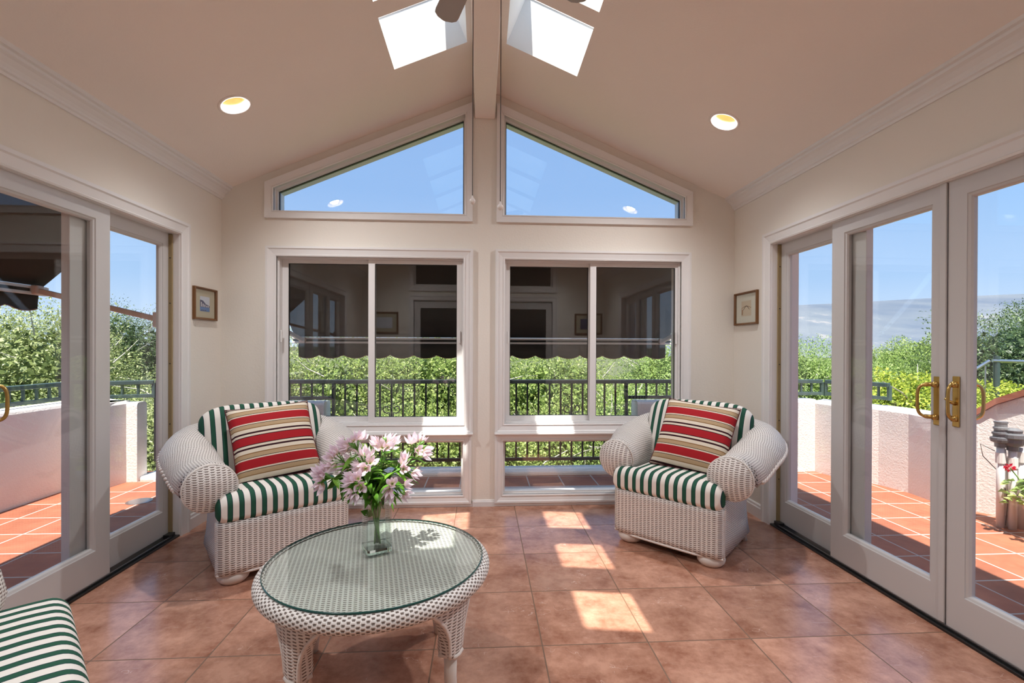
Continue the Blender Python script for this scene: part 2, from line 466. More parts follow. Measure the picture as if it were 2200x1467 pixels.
# --- ceiling: two sloping slabs with skylight shafts and lamp holes
LAMPS = [(-1, 2.953, 1.49), (1, 2.954, 1.496), (-1, .62, 1.49), (1, .62, 1.496)]
SKY_Y = [(3.178 - .613*k - .49, 3.178 - .613*k) for k in range(4)]
SD0, SD1 = .13, .60
ST = .34
for s in (-1, 1):
    fn = lambda y, d, h, s=s: (RX + s*d + s*.387*h, y, RZ - SL*d + .922*h)
    dmax = 2.29
    loops = [rect(-.45, YB+WT+.06, 0, dmax)]
    for y0, y1 in SKY_Y: loops.append(rect(y0, y1, SD0, SD1))
    for ls, ly, ld in LAMPS:
        if ls == s: loops.append([(ly + .078*math.cos(a*PI/10), ld + .078/1.0846*math.sin(a*PI/10)) for a in range(20)])
    b = MB(); b.loops_slab(loops, fn, ST, hole_mat=1)
    o = b.build('ceiling', [M['ceiling'], M['shaft']]); struct(o)
    # eaves
    e = MB(); de = 2.745 if s > 0 else 2.885
    fe = lambda y, d, h, s=s: (RX + s*d + s*.387*(h+.22), y, RZ - SL*d + .922*(h+.22))
    e.loops_slab([rect(-.45, YB+WT+.06, 2.2, de)], fe, .11)
    struct(e.build('roof_eave', M['white']))
b = MB(); b.box(RX-.16, RX+.16, -.45, YB+WT+.06, RZ+.28, RZ+.40); struct(b.build('roof_ridge', M['cap']))

# skylights
for s in (-1, 1):
    fn = lambda y, d, h, s=s: (RX + s*d + s*.387*h, y, RZ - SL*d + .922*h)
    for k, (y0, y1) in enumerate(SKY_Y):
        fr = MB(); fr.loops_slab([rect(y0-.05, y1+.05, SD0-.035, SD1+.045), rect(y0+.004, y1-.004, SD0+.004, SD1-.004)], lambda y, d, h: fn(y, d, h+ST), .05)
        w = fr.build('window_%d' % (7 + k + (4 if s > 0 else 0)), M['white']); struct(w)
        p = MB(); p.loops_slab([rect(y0-.03, y1+.03, SD0-.02, SD1+.03)], lambda y, d, h: fn(y, d, h+ST+.05), .008)
        p.build('pane', M['skyglass'], w)

# --- walls
b = MB()
gab = [(XL-WT, -.05), (XR+WT, -.05), (XR+WT, ceil_z(XR+WT)+.05), (RX, RZ+.05), (XL-WT, ceil_z(XL-WT)+.05)]
UPL = [(-1.626, 2.326), (-.144, 2.326), (-.144, 3.120), (-1.626, 2.501)]
UPR = [(.166, 2.326), (1.645, 2.326), (1.645, 2.500), (.166, 3.122)]
MDL = rect(-1.603, -.155, .66, 1.972); MDR = rect(.175, 1.618, .66, 1.972)
LWL = rect(-1.603, -.155, .093, .522); LWR = rect(.165, 1.618, .093, .522)
fb = lambda x, z, h: (x, YB + h, z)
b.loops_slab([gab, UPL, UPR, MDL, MDR, LWL, LWR], fb, WT, hole_mat=1)
struct(b.build('wall_back', [M['wall'], M['white']]))
OPY0, OPY1, OPZ = .74, 3.34, 2.018
for nm, X, s in (('wall_left', XL, -1), ('wall_right', XR, 1)):
    b = MB(); fs = lambda y, z, h, X=X, s=s: (X + s*h, y, z)
    b.loops_slab([[(YR-.1, -.05), (OPY0, -.05), (OPY0, OPZ), (OPY1, OPZ), (OPY1, -.05), (YB+.02, -.05), (YB+.02, 2.49), (YR-.1, 2.49)]], fs, WT if s > 0 else .115)
    struct(b.build(nm, [M['wall']]))
b = MB()
gabr = [(XL-.02, -.05), (XR+.02, -.05), (XR+.02, ceil_z(XR)+.02), (RX, RZ+.03), (XL-.02, ceil_z(XL)+.02)]
DR = rect(-1.15, 1.19, .0, 2.06); TRR = rect(-1.15, 1.19, 2.30, 2.72)
b.loops_slab([gabr, DR, TRR], lambda x, z, h: (x, YR - h, z), .15, hole_mat=1)
struct(b.build('wall_rear', [M['wall'], M['white']]))

# rear wall door and transom, seen only mirrored in the window glass
fr = lambda x, z, h: (x, YR + h, z)
CP = [(0, 0), (0, .014), (.012, .02), (.055, .022), (.066, .03), (.088, .03), (.088, 0)]
b = MB(); b.sweep(rect(-1.15, 1.19, -.2, 2.06), CP, fr); struct(b.build('trim_1', M['white']))
b = MB(); b.sweep(TRR, CP, fr); struct(b.build('trim_2', M['white']))
for i, (x0, x1) in enumerate(((-1.15, .02), (.02, 1.19))):
    b = MB(); b.loops_slab([rect(x0+.005, x1-.005, .01, 2.05), rect(x0+.11, x1-.11, .2, 1.93)], lambda x, z, h: (x, YR-.02-h, z), .045)
    d = struct(b.build('door_%d' % (i+1), M['doorwhite'], bevel=.004))
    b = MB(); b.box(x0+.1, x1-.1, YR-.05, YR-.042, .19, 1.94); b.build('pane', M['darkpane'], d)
b = MB(); b.loops_slab([TRR, offset_poly(TRR, -.03)], lambda x, z, h: (x, YR-.03-h, z), .04)
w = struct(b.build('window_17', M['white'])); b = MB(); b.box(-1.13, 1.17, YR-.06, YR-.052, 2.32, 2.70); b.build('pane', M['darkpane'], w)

# --- back wall windows
fcas = lambda x, z, h: (x, YB - h, z)
UC = [(0, -.01), (0, .012), (.008, .016), (.012, .010), (.042, .020), (.060, .026), (.060, 0)]
MC = [(0, -.01), (0, .012), (.010, .016), (.014, .010), (.052, .018), (.060, .026), (.076, .026), (.076, 0)]
for i, (poly, prof) in enumerate(((UPL, UC), (UPR, UC))):
    b = MB(); b.sweep(poly, prof, fcas)
    w = struct(b.build('window_%d' % (i+1), M['white']))
    b = MB(); b.loops_slab([poly, offset_poly(poly, -.014)], lambda x, z, h: (x, YB+.045+h, z), .05); b.build('window_frame', M['white'], w)
    b = MB(); q = offset_poly(poly, -.014); b.loops_slab([q, offset_poly(q, -.006)], lambda x, z, h: (x, YB+.066+h, z), .02); b.build('gasket', M['black'], w)
    b = MB(); b.loops_slab([offset_poly(poly, -.012)], lambda x, z, h: (x, YB+.07+h, z), .006); b.build('pane', M['pane'], w)
def sash(parent, x0, x1, z0, z1, gx0, gx1, gz0, gz1, y):
    b = MB(); b.loops_slab([rect(x0, x1, z0, z1), rect(gx0, gx1, gz0, gz1)], lambda x, z, h: (x, y+h, z), .03)
    f = b.build('sash', M['white'], parent, bevel=.003)
    b = MB(); b.loops_slab([rect(gx0, gx1, gz0, gz1), rect(gx0+.004, gx1-.004, gz0+.004, gz1-.004)], lambda x, z, h: (x, y+h+.006, z), .012); b.build('gasket', M['black'], f)
    b = MB(); b.box(gx0-.003, gx1+.003, y+.013, y+.018, gz0-.003, gz1+.003); b.build('pane', M['pane'], f)
    return f
for i, (poly, xs) in enumerate(((MDL, (-1.603, -.862, -1.543, -.913, -.909, -.155, -.857, -.209)), (MDR, (.175, .920, .220, .868, .874, 1.618, .925, 1.583)))):
    b = MB(); b.sweep(poly, MC, fcas)
    w = struct(b.build('window_%d' % (i+3), M['white']))
    b = MB(); b.loops_slab([poly, (offset_poly(poly, -.012))], lambda x, z, h: (x, YB+.025+h, z), .09); b.build('window_frame', M['white'], w)
    sash(w, xs[0]+.012, xs[1], .672, 1.962, xs[2], xs[3], .712, 1.932, YB+.075)
    sash(w, xs[4], xs[5]-.012, .672, 1.960, xs[6], xs[7], .710, 1.930, YB+.035)
    x0, x1 = poly[0][0]-.076, poly[1][0]+.076
    b = MB(); b.box(x0-.004, x1+.004, YB-.042, YB, .574, .590); b.build('sill', M['white'], w, bevel=.004)
    for lx in (poly[0][0]+.026, poly[1][0]-.030):
        b = MB(); b.box(lx-.007, lx+.007, YB+.018, YB+.034, 1.30, 1.40); b.build('latch', M['white'], w, bevel=.004)
for i, poly in enumerate((LWL, LWR)):
    b = MB(); b.sweep(poly, [(0, -.01), (0, .012), (.010, .016), (.014, .010), (.044, .018), (.052, .024), (.066, .024), (.066, 0)], fcas)
    w = struct(b.build('window_%d' % (i+5), M['white']))
    b = MB(); b.loops_slab([poly, offset_poly(poly, -.016)], lambda x, z, h: (x, YB+.03+h, z), .06); b.build('window_frame', M['white'], w)
    b = MB(); b.loops_slab([offset_poly(poly, -.014)], lambda x, z, h: (x, YB+.06+h, z), .006); b.build('pane', M['pane'], w)

# --- mouldings
CR = [(0,2.402),(.010,2.402),(.013,2.414),(.022,2.419),(.024,2.430),(.032,2.444),(.052,2.462),(.068,2.470),(.071,2.482),(.086,2.486),(.088,2.508),(0,2.53)]
for nm, X, s in (('trim_3', XL, 1), ('trim_4', XR, -1)):
    b = MB(); b.grid([[(X + s*a, y, z) for a, z in CR] for y in (YR, YB)], closed_u=True)
    struct(b.build(nm, M['white']))
# ridge beam
b = MB(); b.box(-.068, .092, YR, YB, 3.090, RZ+.02); struct(b.build('trim_5', M['ceiling'], bevel=.008))
# baseboards
BBP = lambda h: [(0,0),(.014,0),(.014,h*.72),(.010,h*.8),(.009,h*.93),(.004,h),(0,h)]
def bboard(nm, p0, p1, nrm, h):
    b = MB(); b.grid([[(p[0]+nrm[0]*a, p[1]+nrm[1]*a, z) for a, z in BBP(h)] for p in (p0, p1)], closed_u=True)
    i = len(b.v) // 2; b.face(range(i)); b.face(range(i, 2*i)); return b
struct(bboard('', (XL, 3.428), (XL, YB), (1, 0), .105).build('baseboard_left', M['white']))
struct(bboard('', (XR, 3.428), (XR, YB), (-1, 0), .105).build('baseboard_right', M['white']))
struct(bboard('', (-.079, YB), (.099, YB), (0, -1), .052).build('baseboard_back', M['white']))
for i, (a, c) in enumerate(((XL, -1.68), (1.695, XR))):
    struct(bboard('', (a, YB), (c, YB), (0, -1), .105).build('baseboard_corner', M['white']))
b = MB(); b.box(-1.67, 1.685, YB-.012, YB, 0, .024); struct(b.build('baseboard_front', M['white'], bevel=.002))

# --- sliding doors
SC = [(0, -.02), (0, .012), (.010, .016), (.014, .010), (.056, .017), (.064, .024), (.082, .024), (.082, 0)]
def panel(idx, X, s, y0, y1, off, gy0, gy1):
    """one glazed door leaf; X wall face, s outward sign"""
    xi = X + s*off
    f = lambda y, z, h: (xi + s*h, y, z)
    b = MB(); b.loops_slab([rect(y0, y1, .022, 2.030), rect(gy0-.016, gy1+.016, .186, 1.938)], f, .042)
    d = struct(b.build('door_%d' % idx, M['doorwhite'], bevel=.003))
    b = MB(); b.sweep(rect(gy0, gy1, .202, 1.922), [(0, .016), (.006, .008), (.016, .004), (.018, .006), (.018, .040), (0, .032)], f); b.build('glazing_bead', M['doorwhite'], d)
    b = MB(); b.loops_slab([rect(gy0-.006, gy1+.006, .196, 1.928)], lambda y, z, h: f(y, z, h+.021), .006); b.build('pane', M['doorpane'], d)
    return d
def handle(door, X, s, yp, zc, dirn, loop, thumb=False, sgn=1):
    """brass pull: backplate at (X,yp); loop offset (inward, along y)"""
    b = MB(); b.box(min(X, X-s*.006), max(X, X-s*.006), yp-.016, yp+.016, zc-.112, zc+.112)
    h = b.build('door_handle', M['brass'], door, bevel=.004)
    a, c = loop
    pts = []
    for t in range(25):
        f = t / 24
        ang = -PI/2 + PI*f
        z = zc + .075*math.copysign(abs(math.sin(ang))**.55, math.sin(ang))
        q = abs(math.cos(ang))**.42
        pts.append((X - s*(.006 + a*q), yp + c*q, z))
    b = MB(); b.tube(pts, [.0070 if 2 < k < 22 else .010 for k in range(25)], 10)
    b.build('grip', M['brass'], h, smooth=True)
    b = MB()
    for z in (zc-.075, zc+.075): b.lathe([(0, -.014), (.012, -.012), (.014, 0), (.012, .012), (0, .014)], 12, (X - s*.012, yp, z))
    b.build('boss', M['brass'], h, smooth=True)
    if thumb:
        b = MB(); b.tube([(X-s*.006, yp, zc-.01), (X-s*.022, yp+.004, zc-.004), (X-s*.034, yp+.022, zc+.012)], [.008, .007, .005], 8)
        b.build('thumb_latch', M['brass'], h, smooth=True)
    b = MB()
    for z in (zc+.052, zc-.052): b.lathe([(.004, 0), (.004, .003), (0, .003)], 8, (0, 0, 0))
    return h
for X, s, base, nmt in ((XL, -1, 3, 'trim_6'), (XR, 1, 7, 'trim_7')):
    fc = lambda y, z, h, X=X, s=s: (X - s*h, y, z)
    b = MB(); b.sweep(rect(OPY0, OPY1, -.3, OPZ), SC, fc)
    # jambs and head lining the opening
    for y0, y1, z0, z1 in ((OPY1-.004, OPY1+.02, 0, OPZ+.02), (OPY0-.02, OPY0+.004, 0, OPZ+.02), (OPY0, OPY1, OPZ-.003, OPZ+.03)):
        jd = WT if s > 0 else .11
        b.box(min(X, X+s*jd), max(X, X+s*jd), y0+.0, y1, z0, z1)
    struct(b.build(nmt, M['white']))
    b = MB(); b.box(min(X-s*.004, X+s*.235), max(X-s*.004, X+s*.235), OPY0, OPY1-.001, -.01, .012)
    b.box(min(X+s*.010, X+s*.014), max(X+s*.010, X+s*.014), OPY0, OPY1-.06, .012, .022)
    b.box(min(X+s*.020, X+s*.058), max(X+s*.020, X+s*.058), OPY1-.075, OPY1-.012, .012, .034)
    t = struct(b.build('trim_%d' % (8 if s < 0 else 9), M['black'], bevel=.002))
    b = MB(); b.box(min(X+s*.0135, X+s*.0160), max(X+s*.0135, X+s*.0160), OPY0, OPY1-.08, .020, .0245); b.build('track_rail', M['steel'], t)
    ds = []
    ds.append(panel(base, X, s, 2.560, 3.335, .062, 2.690, 3.252))            # far fixed leaf
    ds.append(panel(base+1, X, s, 2.050, 2.766, .018, 2.136, 2.650))         # far sliding leaf
    ds.append(panel(base+2, X, s, 1.320, 2.043, .018, 1.440, 1.943))         # near sliding leaf
    ds.append(panel(base+3, X, s, .735, 1.530, .062, .850, 1.405))           # near fixed leaf
    b = MB(); b.box(min(X+s*.040, X+s*.061), max(X+s*.040, X+s*.061), 3.322, 3.3365, .03, 2.01); b.build('weatherstrip', M['weatherstrip'], ds[0])
    b = MB()
    for z in (.33, .75, 1.15, 1.55, 1.85): b.box(min(X+s*.046, X+s*.054), max(X+s*.046, X+s*.054), 3.320, 3.326, z, z+.006)
    b.build('screw', M['black'], ds[0])
    b = MB(); b.box(min(X+s*.010, X+s*.018), max(X+s*.010, X+s*.018), 2.046, 2.074, .03, 2.03); b.build('astragal', M['doorwhite'], ds[1], bevel=.002)
    handle(ds[1], X+s*.017, s, 2.088, 1.028, 1, (.050, .045))
    handle(ds[2], X+s*.017, s, 1.998, 1.034, 1, (.030, .006), True)
    handle(ds[2], X+s*.061, -s, 2.000, 1.036, 1, (.056, -.02))
# ------------------------------------------------------------------ terrace outside
DZ = -.06
b = MB(); b.box(-4.3, XL-.11, -3, 5.35, DZ-.15, DZ); b.box(XR+WT+.02, 5.2, -3, 5.35, DZ-.15, DZ); b.box(XL-.11, XR+WT+.02, YB+WT, 5.35, DZ-.15, DZ)
struct(b.build('terrace_floor', M['deck']))
b = MB(); b.box(XL-WT-.06, XL-.105, .5, 3.6, DZ, -.005); struct(b.build('door_step', M['stucco']))
b = MB(); b.box(XR+WT-.01, XR+WT+.06, .5, 3.6, DZ, -.005); struct(b.build('door_step', M['stucco']))

def wall_strip(inner, outer, ztop, name, zb=DZ-.9, r=.03):
    """low wall following a polyline; rounded top edges; ztop may be a list"""
    zt = ztop if isinstance(ztop, list) else [ztop]*len(inner)
    rows = []
    for (a, c, z) in zip(inner, outer, zt):
        A = Vector((a[0], a[1], 0)); B = Vector((c[0], c[1], 0)); d = (B - A).normalized()
        rows.append([(A.x, A.y, zb), (A.x, A.y, z-r), (A.x+d.x*r*.3, A.y+d.y*r*.3, z-r*.3), (A.x+d.x*r, A.y+d.y*r, z),
                     (B.x-d.x*r, B.y-d.y*r, z), (B.x-d.x*r*.3, B.y-d.y*r*.3, z-r*.3), (B.x, B.y, z-r), (B.x, B.y, zb)])
    b = MB(); b.grid(rows, closed_u=True)
    n = len(rows[0]); b.face(range(n)); b.face(range(len(b.v)-n, len(b.v)))
    return struct(b.build(name, M['stucco'], bevel=0))
# left parapet: long run, then a stepped bay facing the house
wall_strip([(-3.83, -3), (-3.83, 4.66)], [(-4.10, -3), (-4.10, 4.95)], .735, 'parapet_wall')
wall_strip([(-3.83, 4.66), (-3.50, 4.72)], [(-3.90, 4.98), (-3.50, 5.02)], .735, 'parapet_wall')
wall_strip([(-3.50, 4.74), (-3.475, 4.93)], [(-3.80, 4.80), (-3.80, 5.14)], .735, 'parapet_wall')
wall_strip([(-3.52, 4.92), (-3.375, 4.92)], [(-3.52, 5.06), (-3.375, 5.06)], .720, 'parapet_wall')
# centre blocks flanking the open railing, and the low curb
wall_strip([(-2.45, 5.02), (-1.62, 5.02)], [(-2.45, 5.24), (-1.62, 5.24)], .705, 'parapet_wall')
wall_strip([(1.645, 5.02), (2.45, 5.02)], [(1.645, 5.24), (2.45, 5.24)], .705, 'parapet_wall')
wall_strip([(-3.385, 4.955), (3.45, 4.99)], [(-3.385, 5.25), (3.45, 5.25)], -.018, 'terrace_curb', r=.02)
# right parapet with its curving run and the ramped wall
wall_strip([(3.385, 5.00), (3.62, 5.01)], [(3.385, 5.22), (3.62, 5.22)], .72, 'parapet_wall')
wall_strip([(3.60, 5.02), (3.64, 4.80), (3.76, 4.64), (3.87, 4.48), (3.935, 4.22), (3.92, 3.98), (3.97, 3.78), (4.03, 3.68)],
           [(3.86, 5.22), (3.90, 4.98), (4.02, 4.80), (4.12, 4.60), (4.19, 4.30), (4.19, 4.02), (4.23, 3.86), (4.28, 3.78)],
           [.705, .705, .705, .70, .695, .69, .685, .68], 'parapet_wall')
cin = [(4.02, 3.70), (4.10, 3.60), (4.18, 3.42), (4.24, 3.20), (4.30, 2.9), (4.36, 2.4), (4.4, 1.6), (4.4, .2)]
cout = [(4.24, 3.83), (4.33, 3.72), (4.42, 3.52), (4.48, 3.27), (4.55, 2.95), (4.61, 2.42), (4.65, 1.6), (4.65, .2)]
cz = [.72, .83, .93, 1.02, 1.10, 1.16, 1.18, 1.18]
wall_strip(cin, cout, cz, 'stair_wall', r=.01)
rows = []
for a, c, z in zip(cin, cout, cz):
    A = Vector((*a, 0)); B = Vector((*c, 0)); d = (B-A).normalized()*.03
    rows.append([(A.x-d.x, A.y-d.y, z), (A.x-d.x, A.y-d.y, z+.05), (B.x+d.x, B.y+d.y, z+.05), (B.x+d.x, B.y+d.y, z)])
b = MB(); b.grid(rows, closed_u=True); b.face(range(4)); b.face(range(len(b.v)-4, len(b.v)))
struct(b.build('brick_coping', M['cap']))
# drain cover
d = MB(); d.lathe([(.095, 0), (.095, .004), (.075, .006), (0, .006)], 20, (0, 0, 0))
t = tag(d.build('floor_drain', M['steel'], loc=(-2.93, 4.30, DZ)), 'round metal drain cover set in the sunlit terracotta tiles outside the left doors', 'drain')
d = MB(); d.lathe([(.05, 0), (.05, .004), (.04, .006), (0, .006)], 20, (0, 0, 0))
tag(d.build('floor_drain', M['black'], loc=(3.02, 4.72, DZ)), 'small dark drain cover in the tiles outside the right doors', 'drain')

# ------------------------------------------------------------------ railings
def railing(label, mat, segs, rz, loc):
    """segs: list of (p0, p1, zbot) runs; balusters spaced along each"""
    t = thing('railing', label, 'railing', loc)
    L = Vector(loc)
    for p0, p1, zb, sp in segs:
        a = Vector((p0[0], p0[1], 0)); c = Vector((p1[0], p1[1], 0)); d = (c-a).length
        A = a - Vector((L.x, L.y, 0)); B = c - Vector((L.x, L.y, 0)); up = Vector((0, 0, 1))
        m = MB(); m.obox(A+up*(rz-.021-L.z), B+up*(rz-.021-L.z), .045, .042); m.build('top_rail', mat, t, bevel=.006)
        m = MB(); m.obox(A+up*(zb-L.z), B+up*(zb-L.z), .032, .034); m.build('bottom_rail', mat, t, bevel=.003)
        n = max(1, int(round(d / sp)))
        for k in range(n + 1):
            p = A.lerp(B, k / n)
            w = .018 if 0 < k < n else .030
            m = MB(); m.box(p.x-w/2, p.x+w/2, p.y-w/2, p.y+w/2, zb-L.z-(0 if 0 < k < n else .02), rz-.03-L.z)
            m.build('baluster' if 0 < k < n else 'post', mat, t)
    return t
fr_ = railing('black iron railing across the front of the terrace with two heart scrolls', M['ironblack'],
    [((-3.285, 5.06), (-2.49, 5.10), .135, .12), ((-2.45, 5.12), (-1.545, 5.12), .738, .12), ((-1.545, 5.10), (1.545, 5.10), .085, .119), ((1.545, 5.12), (2.45, 5.12), .738, .12), ((2.49, 5.10), (3.30, 5.10), .09, .12)], .930, (0, 5.10, DZ+.07))
for hx in (-.955, .955):
    m = MB()
    for sg in (-1, 1):
        pts = []
        for k in range(16):          # curl at the top
            a = PI*1.7*k/15; r = .012 + .040*k/15
            pts.append((hx + sg*(.050 + r*math.cos(PI - a)), .016, .625 + r*math.sin(a)*1.0 - DZ-.07))
        e = pts[-1]
        for k in range(1, 9):
            f = k/8
            pts.append((hx + sg*lerp(abs(e[0]-hx), .012, f**1.2), .016, lerp(e[2], .34-DZ-.07, f)))
        m.tube(pts, .0065, 6)
    m.build('heart_scroll', M['ironblack'], fr_, smooth=True)
railing('grey green iron railing on top of the left parapet wall', M['irongreen'],
    [((-3.96, -.4), (-3.96, 4.78), .775, .125), ((-3.90, 4.82), (-3.30, 5.05), .775, .12)], .930, (-3.96, 2.0, .735))
railing('grey green iron railing on top of the curved right parapet wall', M['irongreen'],
    [((3.40, 5.12), (3.74, 5.10), .775, .11), ((3.77, 5.08), (3.98, 4.74), .775, .13), ((3.98, 4.74), (4.04, 4.55), .775, .12)], .930, (3.75, 5.0, .70))

# ------------------------------------------------------------------ awnings
def awning(label, x0, x1, ywall, yfront, zwall, zbar, vz, zpiv, M4):
    """built in a local frame: x along the wall, y outward; M4 maps it to the world"""
    t = empty('awning'); tag(t, label, 'awning'); t.matrix_world = M4
    n = 24
    top = MB(); rows = []
    for j in range(7):
        f = j/6; sag = -.035*math.sin(PI*f)
        rows.append([(lerp(x0, x1, i/n), lerp(ywall, yfront, f), lerp(zwall, zbar+.035, f)+sag) for i in range(n+1)])
    top.grid(rows); top.build('canopy', M['awning'], t, smooth=True, solid=.004)
    v = MB(); m = 90; sc = (x1-x0)/round((x1-x0)/.245)
    bot = []
    for i in range(m+1):
        x = lerp(x0+.03, x1-.03, i/m); ph = ((x-x0)/sc) % 1.0
        bot.append((x, yfront+.012, vz + .036*(1 - abs(math.sin(PI*ph))**.75)))
    v.grid([[(p[0], yfront+.004, zbar-.02) for p in bot], bot]); vo = v.build('valance', M['awning'], t, smooth=True, solid=.004)
    p = MB(); p.tube(bot, .004, 5); p.build('piping', M['piping'], vo)
    bar = MB(); bar.box(x0-.02, x1+.02, yfront-.022, yfront+.012, zbar+.011, zbar+.030); bar.box(x0-.02, x1+.02, yfront-.026, yfront+.006, zbar-.030, zbar-.010)
    bo = bar.build('front_bar', M['alum'], t, bevel=.004)
    bar = MB(); bar.box(x0-.015, x1+.015, yfront-.012, yfront+.002, zbar-.012, zbar+.013); bar.build('groove', M['awning'], bo)
    tube = MB(); tube.tube([(x0-.02, ywall+.05, zwall+.03), (x1+.02, ywall+.05, zwall+.03)], .04, 12); tube.build('roller', M['alum'], t)
    for x in (x0+.085, x1-.085):
        a = MB(); a.obox((x, yfront-.03, zbar), (x, ywall+.03, zpiv), .028, .036)
        ao = a.build('arm', M['tanarm'], t, bevel=.005)
        q = MB(); q.box(x-.03, x+.03, yfront-.06, yfront-.01, zbar-.028, zbar+.032); q.build('joint', M['tanarm'], ao, bevel=.01)
        q = MB(); q.box(x-.035, x+.035, ywall, ywall+.06, zpiv-.05, zpiv+.05); q.build('bracket', M['alum'], ao, bevel=.005)
    return t
I4 = Matrix.Identity(4)
awning('dark brown scalloped awning over the left front window', -1.86, .0, YB+WT, 4.90, 2.20, 1.335, 1.158, 1.485, I4)
awning('dark brown scalloped awning over the right front window', .07, 1.93, YB+WT, 4.90, 2.20, 1.335, 1.158, 1.485, I4)
# left side: local x -> world -Y.. (along the wall), local y -> world -X
ML = Matrix(((0, -1, 0, 0), (1, 0, 0, 0), (0, 0, 1, 0), (0, 0, 0, 1)))   # (x,y)->(-y, x)
awning('dark brown scalloped awning over the left sliding doors', .55, 3.46, -XL+.115, 2.985, 2.52, 1.635, 1.50, 1.445, ML)

# ------------------------------------------------------------------ irrigation pipes, pot, stair rail
t = None
def pipe(label, x, y, h, lean, valve, coup):
    t = thing('irrigation_pipe', label, 'pipe', (x, y, DZ), 0, 'irrigation pipes by the stair wall')
    top = Vector((lean[0], lean[1], h))
    m = MB(); m.tube([(0, 0, 0), top*.5, top], .024, 12); m.build('riser', M['pvc'], t, smooth=True)
    m = MB()
    m.tube([top*coup, top*(coup+.13)], .030, 12); m.build('coupling', M['pvc'], t)
    if valve == 1:
        m = MB(); m.lathe([(.034, 0), (.036, .03), (.055, .038), (.060, .055), (.060, .070), (.044, .075), (.044, .092), (.050, .096), (.050, .108), (.038, .112), (.038, .130), (.044, .134), (.044, .146), (.036, .15), (.036, .175), (.04, .18), (.04, .19), (0, .19)], 16, top)
        m.build('valve', M['valve'], t)
    elif valve == 2:
        m = MB(); m.lathe([(.034, 0), (.034, .03), (.055, .04), (.062, .06), (.062, .085), (.075, .095), (.075, .12), (.05, .13), (.055, .15), (.03, .165), (0, .165)], 16, top)
        m.build('valve', M['valve'], t)
    return t
pipe('white irrigation pipe with the tallest grey valve, leftmost by the stair wall', 3.86, 3.36, .60, (.0, .0), 1, .80)
pipe('leaning white irrigation pipe without a valve behind the others', 3.925, 3.36, .58, (-.035, .02), 0, .02)
pipe('white irrigation pipe under the broad round grey valve', 3.905, 3.315, .58, (.01, .01), 2, .78)
pipe('short white irrigation pipe at the right edge beside the round valve', 3.985, 3.325, .60, (.0, .0), 0, .82)
m = MB(); m.tube([(3.88, 3.34, DZ+.02), (3.875, 3.32, .15), (3.87, 3.36, .33), (3.83, 3.46, .45), (3.83, 3.48, .54), (3.86, 3.40, .50)], .003, 6)
tag(m.build('cable', M['cord'], smooth=True), 'thin dark cable looping up the leftmost irrigation pipe', 'cable')

def leaf_quads(b, base, direc, up, L, W, fold=.25, curl=.15):
    d = direc.normalized(); s = d.cross(up)
    if s.length < 1e-4: s = Vector((1, 0, 0))
    s.normalize(); n = s.cross(d)
    p0 = base; pm = base + d*L*.5 - n*W*fold*0; pt = base + d*L - n*L*curl
    l = base + d*L*.45 + s*W*.5 + n*W*fold; r = base + d*L*.45 - s*W*.5 + n*W*fold
    i = b.pts([p0, r, pt, l])
    b.face((i[0], i[1], i[2], i[3]))

def rnd_attr(o, groups=None):
    me = o.data; n = len(me.polygons)
    at = me.attributes.new('rnd', 'FLOAT', 'FACE')
    rg = np.random.default_rng(len(me.vertices))
    at.data.foreach_set('value', rg.random(n).astype(np.float32) if groups is None else groups)

# geranium pot
t = thing('potted_geranium', 'red geranium in a pale clay pot at the right edge by the pipes', 'potted plant', (3.92, 3.10, DZ))
m = MB(); m.lathe([(.085, 0), (.10, .10), (.115, .20), (.125, .20), (.125, .235), (.11, .235), (.105, .21), (0, .20)], 20, (0, 0, 0)); m.build('pot', M['pot'], t, smooth=False)
m = MB(); m.lathe([(.104, .205), (0, .212)], 16, (0, 0, 0)); m.build('soil', M['soil'], t)
b = MB(); rg = random.Random(3)
for k in range(170):
    a = rg.uniform(0, 2*PI); rr = rg.uniform(.03, .22); z = .24 + rg.uniform(0, .20) - rr*.25
    p = Vector((rr*math.cos(a), rr*math.sin(a), z))
    leaf_quads(b, p, Vector((math.cos(a), math.sin(a), rg.uniform(-.2, .5))), Vector((0, 0, 1)), .055, .060)
o = b.build('foliage', M['leaf_soft'], t); rnd_attr(o)
for px_, py_, pz_ in ((-.10, -.06, .50), (.02, -.14, .38), (-.06, .05, .55), (.12, -.02, .44), (-.15, .12, .48)):
    b = MB(); 
    for k in range(26):
        v = Vector((rg.gauss(0, 1), rg.gauss(0, 1), rg.gauss(0, .7))).normalized()
        leaf_quads(b, Vector((px_, py_, pz_)) + v*.012, v, Vector((.3, .2, 1)), .026, .024)
    o = b.build('blossom', M['petal_red'], t); rnd_attr(o)
    b = MB(); b.tube([(px_*.3, py_*.3, .22), (px_*.8, py_*.8, pz_-.06), (px_, py_, pz_)], .004, 5); b.build('stalk', M['stem'], t)

# outdoor stair rail beyond the wall
t = thing('handrail', 'grey metal stair handrail rising behind the brick topped wall', 'handrail', (6.85, 6.02, .0))
m = MB(); m.tube([(0, 0, -.5), (0, 0, 1.18)], .035, 10); m.build('post', M['irongreen'], t)
m = MB(); m.tube([(-.10, 0, 1.12), (-.75, .30, .55)], .022, 8); m.build('sloping_rail', M['steel'], t)
m = MB(); m.tube([(-.06, 0, 1.12), (.8, -.3, 1.10)], .022, 8); m.build('level_rail', M['steel'], t)
m = MB(); m.tube([(-.14, .02, -.5), (-.14, .02, 1.05)], .012, 6); m.build('baluster', M['steel'], t)
m = MB(); m.box(-.62, -.58, .2, .24, -.5, .75); m.build('stake', M['tanarm'], t)

